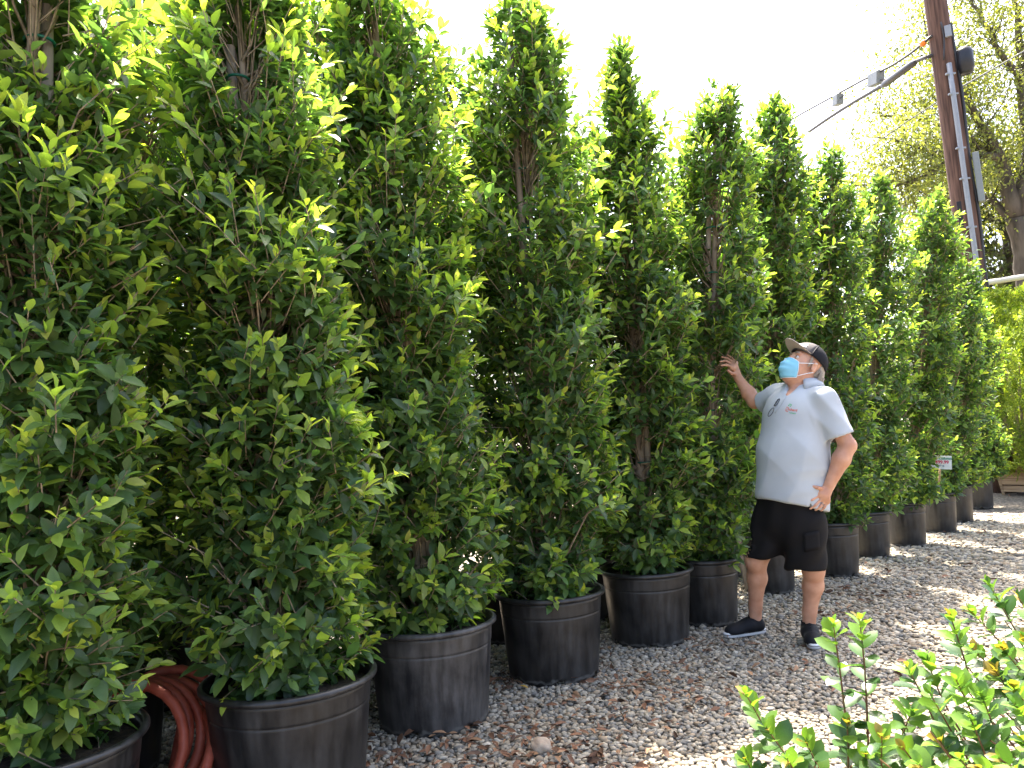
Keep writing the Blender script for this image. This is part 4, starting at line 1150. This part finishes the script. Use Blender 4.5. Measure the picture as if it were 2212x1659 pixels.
# neck, skull, jaw, nose, ears
B.cone(neck0 - UP * .05, hp(-.02, 0, -.05), .072, .064, .03)
B.cone(hp(.04, 0, -.10), neck0 + Dp * .05, .035, .05, .04)
HA = np.stack([Fh, Lh, Uh])
B.cone(neck0 + Dp * .03, J(z1, 868, 740, YM - .085), .062, .034, .03)
B.ell(hp(-.008, 0, .04), HA, np.array((.098, .076, .092)) * HS, .02)
B.ell(hp(.045, 0, -.03), HA, np.array((.062, .062, .085)) * HS, .03)
B.cone(hp(.0, 0, -.06), hp(.078, 0, -.098), .045, .024, .03, (Lh, 1.35))
B.cone(hp(.092, 0, .035), hp(.118, 0, -.022), .012, .016, .012)
B.cone(hp(.085, -.035, .045), hp(.085, .035, .045), .014, .014, .012)      # brow ridge
for sg in (-1, 1):
    B.ell(hp(-.006, sg * .077, .0), np.stack([Fh, unit(Lh * sg - Fh * .45), Uh]), np.array((.022, .009, .034)) * HS, .006)
    B.ell(hp(.0, sg * .085, .002), HA, np.array((.009, .006, .016)) * HS, .006, 'sub')
    B.ell(hp(.094, sg * .032, .022), HA, np.array((.013, .014, .010)) * HS, .008, 'sub')      # eye socket
# right hand (raised, fingers spread towards the leaves)
def finger(pts, r0, r1):
    for a, b, ra, rb_ in zip(pts[:-1], pts[1:], np.linspace(r0, r1, len(pts))[:-1], np.linspace(r0, r1, len(pts))[1:]):
        B.cone(a, b, ra, rb_, .004)
Yh = wrR[1] + .02
palm = J(z1, 325, 440, Yh + .01)
B.cone(wrR, palm, .029, .040, .012, (Dp, .55))
B.cone(J(z1, 345, 400, Yh + .03), J(z1, 315, 445, Yh - .02), .024, .022, .012, (Dp, .7))
finger([J(z1, 312, 432, Yh - .025), J(z1, 258, 414, Yh - .03), J(z1, 212, 420, Yh - .025)], .0105, .0078)
finger([J(z1, 310, 408, Yh - .005), J(z1, 255, 376, Yh - .005), J(z1, 200, 381, Yh)], .0108, .0078)
finger([J(z1, 322, 388, Yh + .015), J(z1, 270, 350, Yh + .02), J(z1, 217, 337, Yh + .025)], .0105, .0076)
finger([J(z1, 340, 378, Yh + .035), J(z1, 305, 340, Yh + .045), J(z1, 268, 318, Yh + .05)], .0095, .007)
finger([J(z1, 350, 498, Yh - .015), J(z1, 312, 500, Yh - .045), J(z1, 280, 472, Yh - .055)], .0135, .0095)
# left hand resting on the hip
Yl = YM - .195
B.cone(wrL, J(z2, 1005, 160, Yl), .031, .040, .012, (np.array([.35, 1, .1]), .6))
B.cone(J(z2, 975, 150, Yl), J(z2, 1025, 205, Yl + .01), .026, .026, .012, (np.array([.35, 1, .1]), .7))
finger([J(z2, 972, 160, Yl), J(z2, 912, 196, Yl - .012), J(z2, 856, 220, Yl + .005)], .0105, .008)
finger([J(z2, 985, 190, Yl), J(z2, 942, 238, Yl - .014), J(z2, 897, 268, Yl + .003)], .0105, .008)
finger([J(z2, 1008, 208, Yl + .005), J(z2, 978, 252, Yl - .008), J(z2, 938, 280, Yl + .008)], .0105, .008)
finger([J(z2, 1030, 212, Yl + .012), J(z2, 1014, 256, Yl + .0), J(z2, 985, 284, Yl + .014)], .0098, .0075)
finger([J(z2, 1000, 110, Yl), J(z2, 955, 98, Yl - .02), J(z2, 912, 86, Yl - .008)], .013, .0098)
V, Fq = B.mesh(); V = smooth_mesh(V, Fq, 2, .45)
body = obj('body', V - ml, [Fq], M['skin'], man)

# polo shirt
G = SDF(lo, hi, .0066)
hemc = J(z2, 735, 235, YM + .005); bel = J(z1, 905, 1300, YM - .01); che = J(z1, 930, 930, YM - .01); upc = J(z1, 975, 720, YM + .01)
G.cone(hemc - UP * .08, bel, .228, .212, .05, (Dp, .90)); G.cone(bel, che, .212, .200, .05, (Dp, .86)); G.cone(che, upc - UP * .03, .185, .142, .05, (Dp, .68))
G.cone(neck0 - UP * .055, shR, .072, .064, .05); G.cone(neck0 - UP * .055, shL, .072, .066, .05)
sR, sL = J(z1, 610, 790, YM + .25), J(z1, 1352, 1120, YM - .185)
axR, axL = unit(sR - shR), unit(sL - shL)
GS = SDF(lo, hi, .0066)
GS.cone(shR, sR + axR * .05, .078, .074, .045); GS.cone(shL - axL * .01, sL + axL * .06, .080, .092, .045)
GS.cut(sR, axR, (sR - .16, sR + .16)); GS.cut(sL, unit(axL + np.array([.05, 0, -.12])), (sL - .17, sL + .17))
hh_ = np.clip(.5 + .5 * (G.D - GS.D) / .04, 0, 1)
dome = lambda p, r_: (p - r_, p + r_)
hem_n = unit(-UP + .22 * Dp + .16 * Rp)
G.cut(hemc, hem_n, (np.array([lo[0], lo[1], -.02]), np.array([hi[0], hi[1], hemc[2] + .12])))
G.D = np.where(GS.D > .45, G.D, G.D * (1 - hh_) + GS.D * hh_ - .04 * hh_ * (1 - hh_)).astype(np.float32)
G.cone(sR - axR * .05, sR + axR * .1, .058, .066, .004, op='sub'); G.cone(sL - axL * .07, sL + axL * .12, .070, .092, .004, op='sub')
# neck opening with a short placket notch
G.cone(neck0 - UP * .03, neck0 + UP * .12 + Dp * .0, .070, .085, .01, op='sub')
G.cone(J(z1, 885, 600, YM - .06), J(z1, 838, 735, YM - .17), .044, .007, .004, op='sub')
# side vent at the hem under the hand
vt = J(z2, 902, 300, YM - .19)
G.cone(vt - UP * .03, vt + UP * .06, .016, .003, .003, (np.array([.3, 1, 0]), 4), op='sub')
V, Fq = G.mesh(); V = smooth_mesh(V, Fq, 3, .5); Nn = vnormals(V, Fq)
q = V - hemc; lat = q @ Rp; hz = q[:, 2]; fr = q @ Dp
low = np.clip(1.15 - hz / .55, 0, 1)
rdg = lambda x: 1 - np.abs(np.sin(x)) ** .85
soft = np.clip(hz / .08, .25, 1)
fold = .011 * rdg(lat * 15 + hz * 7.5 + .35 * np.sin(hz * 11) + fr * 3) * np.clip(1.2 - hz / .5, 0, 1) * soft
fold += .008 * rdg(lat * 11 - hz * 9 + fr * 7 + 1.1 + .3 * np.sin(hz * 8)) * np.clip(1 - abs(hz - .3) / .26, 0, 1)
fold += .010 * rdg(hz * 24 + lat * 9 + .8 * np.sin(lat * 13)) * np.clip(1 - abs(hz - .16) / .15, 0, 1) * np.clip((-lat - .03) / .10, 0, 1)
for (c0, ax_, am) in ((sL, axL, .009), (sR, axR, .008)):
    dd_ = V - c0; al = dd_ @ ax_; rd = np.linalg.norm(dd_ - al[:, None] * ax_, axis=-1); w_ = (rd < .13) & (al > -.3) & (al < .03)
    e1 = unit(np.cross(ax_, UP)); e2 = np.cross(ax_, e1); an_ = np.arctan2(dd_ @ e2, dd_ @ e1)
    fold += np.where(w_, am * rdg(an_ * 2.5 + al * 12) * np.clip(-al / .1, 0, 1), 0)
V = smooth_mesh(V + Nn * fold[:, None], Fq, 5, .5)
shirt = obj('polo_shirt', V - ml, [Fq], M['shirt'], body)
bv = BVHTree.FromPolygons([tuple(v) for v in V], [tuple(f) for f in Fq.tolist()])
# hems stand proud
def ring(c, ax_, r_, th, mat, name, par, sq=None):
    e1 = unit(np.cross(ax_, UP if abs(ax_[2]) < .9 else R0)); e2 = np.cross(ax_, e1); ph = np.linspace(0, 2 * pi, 48, endpoint=False)
    P = c + r_ * (e1[None] * np.cos(ph)[:, None] + e2[None] * np.sin(ph)[:, None])
    mb = MB(); mb.tube(P - ml, th, 6, closed=True); return mb.build(name, mat, par)
# collar: a folded band round the neck, open at the front
mb = MB(); ca = np.linspace(radians(24), radians(336), 44)
inner, outer, low_, = [], [], []
nk = unit(UP * .92 - Dp * .30)
cx = neck0 + UP * .022
E1 = unit(Dp - nk * (Dp @ nk)); E2 = np.cross(nk, E1)
prof = []
for a in ca:
    o_ = E1 * cos(a) + E2 * sin(a); fr_ = abs(a - pi) / (pi - radians(24))
    drop = .05 * fr_ ** 3
    top = cx + o_ * (.076 + .012 * fr_) + UP * (.052 - .018 * fr_) - UP * drop * .5
    mid = cx + o_ * (.090 + .014 * fr_) + UP * (.052 - .019 * fr_) - UP * drop * .5
    lo_ = cx + o_ * (.120 + .022 * fr_) + UP * (.006 - .024 * fr_ ** 2) - UP * drop
    inn = cx + o_ * (.072 + .012 * fr_) - UP * (.01 + drop)
    prof.append((inn, top, mid, (mid + lo_) / 2 + o_ * .006, lo_))
PV = np.array(prof).reshape(-1, 3); npf = 5
i, j = np.meshgrid(np.arange(len(ca) - 1), np.arange(npf - 1), indexing='ij')
Q = np.stack([i * npf + j, i * npf + j + 1, (i + 1) * npf + j + 1, (i + 1) * npf + j], -1).reshape(-1, 4)
col = obj('collar', PV - ml, [Q], M['shirt'], shirt); m_ = col.modifiers.new('t', 'SOLIDIFY'); m_.thickness = .004; m_.offset = 0
def stick(px, py, off=.002):
    d = unit(ray(px, py)); h = bv.ray_cast(Vector(CAMP), Vector(d))
    if h[0] is None: return None, None
    return np.array(h[0]) + np.array(h[1]) * off, np.array(h[1])
# chest emblem: lettering and small tree mark laid on the cloth
def lay(me, centre, right_px, name, mat, par, off=.0022):
    n = len(me.vertices); co = np.zeros(n * 3); me.vertices.foreach_get('co', co); co = co.reshape(-1, 3)
    (cx_, cy_), (ux, uy) = centre, right_px
    out = np.zeros((n, 3))
    for k in range(n):
        p, _ = stick(cx_ + co[k, 0] * ux - co[k, 1] * (-uy), cy_ + co[k, 0] * uy - co[k, 1] * ux, off)
        if p is None: return
        out[k] = p - ml
    me.vertices.foreach_set('co', out.ravel()); me.update(); link(name, me, mat, par)
red, grn = mat_plain('emblem_red', (.55, .12, .08), .6), mat_plain('emblem_green', (.05, .36, .12), .6)
zc = lambda x, y: z1(x, y)
sx = 1 / (3.318 * 1.35623)
lay(text_mesh('rchard', 34, 0, True), zc(905, 855), (sx, sx * .12), 'emblem_lettering', red, shirt)
lay(text_mesh('nursery', 20, 0, True), zc(905, 886), (sx, sx * .16), 'emblem_lettering', grn, shirt)
def disc(n=10, r_=10, a=1.0):
    ph = np.linspace(0, 2 * pi, n, endpoint=False); return mesh_np('mark', np.stack([r_ * np.cos(ph), r_ * a * np.sin(ph), 0 * ph], -1), [np.array([(0, i, i + 1) for i in range(1, n - 1)])])
for (x, y, r_, m_) in ((868, 812, 6, grn), (880, 800, 6, grn), (892, 808, 6, grn), (884, 820, 5, grn), (852, 830, 6, red), (842, 848, 6, red), (860, 846, 5, red), (848, 866, 6, red), (866, 836, 5, red), (858, 872, 4, red), (838, 862, 4, red)):
    lay(disc(10, r_), zc(x, y), (sx, 0), 'emblem_mark', m_, shirt)
# placket line, buttons
P = [stick(*zc(838 - t * 100, 735 + t * 150), .003)[0] for t in np.linspace(0, 1, 8)]
P = [p for p in P if p is not None]
if len(P) > 3:
    mb = MB(); mb.tube(np.array(P) - ml, .0022, 5); mb.build('placket_edge', M['shirt'], shirt)
# reading glasses hooked on the placket: a thing held by the shirt
gq = [stick(*zc(x, y), .012)[0] for x, y in ((770, 740), (735, 800), (690, 860), (705, 885), (735, 840), (720, 815))]
if all(p is not None for p in gq):
    gl = empty('glasses', gq[0]); tag(gl, 'dark folded reading glasses hooked on the polo shirt placket', 'glasses'); g0 = np.array(gq[0])
    mb = MB(); mb.tube([gq[0] - g0, gq[1] - g0], .0032, 6); mb.build('temple', M['black_plastic'], gl)
    def lens_ring(cx_, cy_, a_, b_, rot):
        return np.array([stick(*zc(cx_ + a_ * cos(t) * cos(rot) - b_ * sin(t) * sin(rot), cy_ + a_ * cos(t) * sin(rot) + b_ * sin(t) * cos(rot)), .012)[0] for t in np.linspace(0, 2 * pi, 16, endpoint=False)])
    for cx_, cy_, a_, b_ in ((706, 858, 46, 15), (764, 768, 40, 9)):
        P = lens_ring(cx_, cy_, a_, b_, radians(-58)); mb = MB(); mb.tube(P - g0, .0019, 5, closed=True); rim_ = mb.build('lens_rim', M['black_plastic'], gl)

# shorts
K = SDF(lo, np.array([hi[0], hi[1], 1.2]), .0072)
K.cone(pel + UP * .06, pel - UP * .05, .185, .19, .05, (Dp, .82))
hmR, hmL = J(z2, 482, 650, knR[1]), J(z2, 855, 755, knL[1])
for hip_, hm_, dn_ in ((hipR, hmR, np.array([.05, 0, -1])), (hipL, hmL, np.array([-.03, 0, -1]))):
    KL = SDF(lo, np.array([hi[0], hi[1], 1.2]), .0072)
    KL.cone(hip_ + UP * .05, hm_ - UP * .08, .135, .117, .03); KL.cut(hm_, dn_)
    KL.cone(hm_ - UP * -.10, hm_ - UP * .1, .088, .103, .004, op='sub')
    hh_ = np.clip(.5 + .5 * (K.D - KL.D) / .03, 0, 1)
    K.D = np.where(KL.D > .45, K.D, K.D * (1 - hh_) + KL.D * hh_ - .03 * hh_ * (1 - hh_)).astype(np.float32)
V, Fq = K.mesh(); V = smooth_mesh(V, Fq, 3, .5); Nn = vnormals(V, Fq)
q = V - pel
V = V + Nn * (.006 * np.sin(q[:, 2] * 38 + q @ Rp * 26 + 2 * np.sin(q @ Dp * 14)) * np.clip(-q[:, 2] / .2, 0, 1) + .004 * np.sin(q @ Rp * 45 + q[:, 2] * 12))[:, None]
shorts = obj('shorts', V - ml, [Fq], M['shorts'], body)
bs = BVHTree.FromPolygons([tuple(v) for v in V], [tuple(f) for f in Fq.tolist()])
def lay_s(x, y, off):
    d = unit(ray(*z2(x, y))); h = bs.ray_cast(Vector(CAMP), Vector(d)); return None if h[0] is None else np.array(h[0]) + np.array(h[1]) * off
pk = [[lay_s(840 + a * 120 + b * 10, 470 + b * 150 - a * 25, .009) for a in np.linspace(0, 1, 6)] for b in np.linspace(0, 1, 6)]
if all(p is not None for row in pk for p in row):
    PV = np.array(pk).reshape(-1, 3); Q = [(i * 6 + j, i * 6 + j + 1, i * 6 + j + 7, i * 6 + j + 6) for i in range(5) for j in range(5)]
    o = obj('cargo_pocket', PV - ml, [np.array(Q)], M['shorts'], shorts); m_ = o.modifiers.new('t', 'SOLIDIFY'); m_.thickness = .006; m_.offset = 0

# shoes
def shoe(toe, heel, ank):
    d = unit(toe - heel); s = np.cross(UP, d); L = np.linalg.norm(toe - heel)
    X = SDF(np.minimum(toe, heel) - .1, np.maximum(toe, heel) + np.array([.1, .1, .2]), .0045)
    X.cone(heel + d * .045 + UP * .055, heel + d * .12 + UP * .06, .042, .045, .02); X.cone(heel + d * .11 + UP * .062, toe - d * .06 + UP * .038, .046, .042, .025, (s, 1.12))
    X.cone(toe - d * .075 + UP * .036, toe - d * .045 + UP * .034, .043, .036, .02, (s, 1.15)); X.cone(heel + d * .06 + UP * .06, ank + UP * .015, .043, .044, .02)
    X.cut(heel + UP * .026, -UP); X.cut(ank + UP * .006 , unit(UP - d * .12))
    X.cone(ank - UP * .03, ank + UP * .05, .037, .040, .004, op='sub')
    V, Fq = X.mesh(); V = smooth_mesh(V, Fq, 2, .5)
    sh_ = empty('shoe', (0, 0, 0)); sh_.parent = body
    obj('upper', V - ml, [Fq], M['shoe'], sh_)
    ph = np.linspace(0, 2 * pi, 40, endpoint=False)
    cl, sl_ = np.cos(ph), np.sin(ph)
    wv = .040 + .008 * np.clip(cl, -1, 1) + .004 * np.cos(2 * ph)
    c = heel + d * L / 2
    rim = c + d * ((L / 2 + .004) * np.sign(cl) * abs(cl) ** .8)[:, None] + s * (wv * np.sign(sl_) * abs(sl_) ** .75)[:, None]
    rings = [(0.94, .004), (1.0, .010), (1.0, .032), (.95, .036)]
    PV = np.concatenate([c + (rim - c) * k + UP * z for k, z in rings]); n = 40
    Q = [(a * n + j, a * n + (j + 1) % n, (a + 1) * n + (j + 1) % n, (a + 1) * n + j) for a in range(3) for j in range(n)]
    PV = np.concatenate([PV, [c + UP * .004, c + UP * .036]]); T3 = [(4 * n, (j + 1) % n, j) for j in range(n)] + [(4 * n + 1, 3 * n + j, 3 * n + (j + 1) % n) for j in range(n)]
    obj('sole', PV - ml, [np.array(Q), np.array(T3)], M['sole'], sh_)
    mb = MB(); mb.tube((c + (rim - c) * 1.008 + UP * .024) - ml, .0018, 5, closed=True); mb.build('sole_stripe', M['shoe'], sh_)
    mb = MB()
    for k in range(5):
        p = heel + d * (.115 + .022 * k) + UP * (.112 - .008 * k)
        mb.tube(np.array([p - s * .026 - UP * .006, p + UP * .004, p + s * .026 - UP * .006]) - ml, .0032, 5)
    mb.build('laces', M['shoe'], sh_)
shoe(toeR, heelR, ankR); shoe(toeL, heelL, ankL)

# cap
cc = hp(-.006, 0, .052); cr = np.array([.112, .089, .098]) * HS
capU = unit(Uh - Fh * .22); capF = unit(Fh - capU * (Fh @ capU)); capA = np.stack([capF, Lh, capU])
PV, FB, FG = [], [], []
nth, nph = 40, 14
for a in range(nph + 1):
    el = pi / 2 * (a / nph) * 1.06
    for b in range(nth):
        th_ = 2 * pi * b / nth
        v = np.array([cos(th_) * sin(el), sin(th_) * sin(el), cos(el)]) * cr * (1, 1, 1.0)
        PV.append(cc + v @ capA)
for a in range(nph):
    for b in range(nth):
        qd = (a * nth + b, (a + 1) * nth + b, (a + 1) * nth + (b + 1) % nth, a * nth + (b + 1) % nth)
        th_ = 2 * pi * (b + .5) / nth; (FG if cos(th_) > .42 else FB).append(qd)
PV = np.array(PV)
cap = empty('cap', (0, 0, 0)); cap.parent = body
o = obj('cap_back', PV - ml, [np.array(FB)], M['cap_black'], cap); m_ = o.modifiers.new('t', 'SOLIDIFY'); m_.thickness = .004
o = obj('front_panel', PV - ml, [np.array(FG)], M['cap_grey'], cap); m_ = o.modifiers.new('t', 'SOLIDIFY'); m_.thickness = .0045
# seam between panels, button
for sg in (-1, 1):
    th_ = sg * math.acos(.42); P = [cc + (np.array([cos(th_) * sin(e_), sin(th_) * sin(e_), cos(e_)]) * cr * 1.012) @ capA for e_ in np.linspace(.03, pi / 2 * 1.04, 12)]
    mb = MB(); mb.tube(np.array(P) - ml, .0025, 5); mb.build('seam', M['cap_grey'], cap)
bp = []
for a in range(9):
    t = a / 8
    for b in range(17):
        w = -1 + 2 * b / 16; th_ = w * 1.12
        inner = np.array([cos(th_) * cr[0] * .99, sin(th_) * cr[1] * .99, -.002])
        reach = .082 * (1 - abs(w) ** 2.6)
        out = inner + np.array([reach * t, 0, .010 * t - .014 * w * w * t])
        out[1] *= 1 - .06 * t
        bp.append(cc + out @ capA)
Q = [(a * 17 + b, (a + 1) * 17 + b, (a + 1) * 17 + b + 1, a * 17 + b + 1) for a in range(8) for b in range(16)]
o = obj('brim', np.array(bp) - ml, [np.array(Q)], M['cap_brim'], cap); m_ = o.modifiers.new('t', 'SOLIDIFY'); m_.thickness = .005; m_.offset = 0
# cap lettering follows the front panel
me = text_mesh('pont', .042, .0, True); n = len(me.vertices); co = np.zeros(n * 3); me.vertices.foreach_get('co', co); co = co.reshape(-1, 3)
out = []
for x, y, _ in co:
    th_ = x / .105 + .30; el = pi / 2 - .30 - y / .1
    out.append(cc + (np.array([cos(th_) * sin(el), sin(th_) * sin(el), cos(el)]) * (cr + .0022)) @ capA - ml)
me.vertices.foreach_set('co', np.array(out).ravel()); me.update(); link('cap_lettering', me, M['mask_white'], cap)
# mask
mp = []
nv, nu = 13, 15
for a in range(nv):
    t = a / (nv - 1)
    f0 = np.interp(t, (0, .25, .5, .75, 1), (.112, .132, .137, .128, .098)); u0 = np.interp(t, (0, .25, .5, .75, 1), (.006, -.024, -.055, -.086, -.115))
    fs = np.interp(t, (0, .5, 1), (.078, .066, .052)); us = np.interp(t, (0, .5, 1), (-.010, -.05, -.092)); ls = np.interp(t, (0, .5, 1), (.058, .062, .054))
    pleat = .0055 * sin(t * pi * 7)
    for b in range(nu):
        w = -1 + 2 * b / (nu - 1); k = abs(w) ** 1.9
        f_ = f0 + (fs - f0) * k + pleat * (1 - k); u_ = u0 + (us - u0) * k; l_ = ls * np.sign(w) * abs(w) ** .85
        mp.append(hp(f_ + .004, l_ * 1.04, u_))
Q = [(a * nu + b, (a + 1) * nu + b, (a + 1) * nu + b + 1, a * nu + b + 1) for a in range(nv - 1) for b in range(nu - 1)]
mk = obj('face_mask', np.array(mp) - ml, [np.array(Q)], M['mask'], body); m_ = mk.modifiers.new('t', 'SOLIDIFY'); m_.thickness = .003; m_.offset = 0
mpp = np.array(mp).reshape(nv, nu, 3)
mb = MB()
for row in (0, nv - 1): mb.tube(mpp[row] - ml, .0022, 5)
for cidx in (0, nu - 1): mb.tube(mpp[:, cidx] - ml, .0022, 5)
mb.build('mask_edge', M['mask_white'], mk)
for sg, cidx in ((1, nu - 1), (-1, 0)):
    mb = MB(); s0_, s1_ = mpp[1, cidx], mpp[-2, cidx]
    mb.tube(spline([s0_, hp(.02, sg * .083, .012), hp(-.012, sg * .085, .026)], 10) - ml, .0022, 5)
    mb.tube(spline([s1_, hp(.015, sg * .08, -.045), hp(-.008, sg * .084, -.03)], 10) - ml, .0022, 5)
    mb.build('ear_loop', M['mask_white'], mk)
# eyes and brows
for sg in (-1, 1):
    mb = MB(); c = hp(.085, sg * .032, .021)
    ph = np.linspace(0, pi, 8); mb.lathe([(.0115 * sin(p), .0115 * cos(p)) for p in ph], 12, c - ml); e = mb.build('eye', mat_plain('eye_white', (.55, .5, .47), .25), body)
    mb = MB(); mb.lathe([(.005 * sin(p), .005 * cos(p)) for p in ph], 10, hp(.0935, sg * .0325, .023) - ml); mb.build('iris', mat_plain('iris', (.03, .025, .02), .2), e)
    mb = MB(); mb.tube(np.array([hp(.099, sg * .016, .043), hp(.099, sg * .032, .047), hp(.090, sg * .05, .042)]) - ml, [.003, .004, .002], 6); mb.build('eyebrow', M['hair'], body)
# hair at the nape and temple: many thin locks
HH = SDF(hd - .2, hd + .2, .005)
HH.ell(hp(-.012, 0, .036), HA, np.array((.101, .0795, .092)) * HS, .01); HH.cone(hp(-.075, 0, -.02), hp(-.082, 0, -.05), .045 * HS, .03 * HS, .03, (Lh, 1.4))
HH.cut(hp(-.036, 0, 0), unit(Fh + Uh * .25)); HH.cut(hp(0, 0, .07), Uh)
V, Fq = HH.mesh(); V = smooth_mesh(V, Fq, 2, .5); hair = obj('hair', V - ml, [Fq], M['hair'], body)
r = np.random.default_rng(8); mb = MB()
for k in range(420):
    a = r.uniform(radians(112), radians(248)); l = .083 * sin(a); f = .098 * cos(a) - .008
    u0_ = np.interp(-f, (.03, .06, .11), (.03, .0, -.01)); p0 = hp(f, l, u0_)
    end = hp(f - .002 + r.normal(-.008, .008), l * .96, u0_ - r.uniform(.03, .075))
    m2 = (p0 + end) / 2 + unit(np.array([*(Lh * l - Fh * .05)[:2], 0])) * r.uniform(.003, .012)
    mb.tube(np.array([p0, m2, end]) - ml, [.0035, .0033, .0008], 4, cap=False)
for k in range(60):
    for sg in (-1, 1):
        p0 = hp(r.uniform(.018, .034), sg * .0775, r.uniform(.0, .05)); mb.tube(np.array([p0, p0 - Uh * .02 + Fh * .002]) - ml, [.002, .0008], 4, cap=False)
mb.build('hair_locks', M['hair'], hair)
# wedding ring
a, b = J(z2, 1008, 208, Yl + .005), J(z2, 978, 252, Yl - .008); ring(a + (b - a) * .55, unit(b - a), .0112, .0018, M['galv'], 'finger_ring', body)
# ankle socks
for an_ in (ankR, ankL):
    mb = MB(); mb.tube(np.array([an_ - UP * .02, an_ + UP * .0, an_ + UP * .018]) - ml, [.043, .0435, .0425], 16, cap=False); mb.build('sock', M['shoe'], body)
man.location.z = .014
#END_PERSON
tot = sum(len(m.loops) - 2 * len(m.polygons) for m in {o.data for o in SC.objects if o.type == 'MESH'})
print('TRIS', tot, 'stones', n_stones)
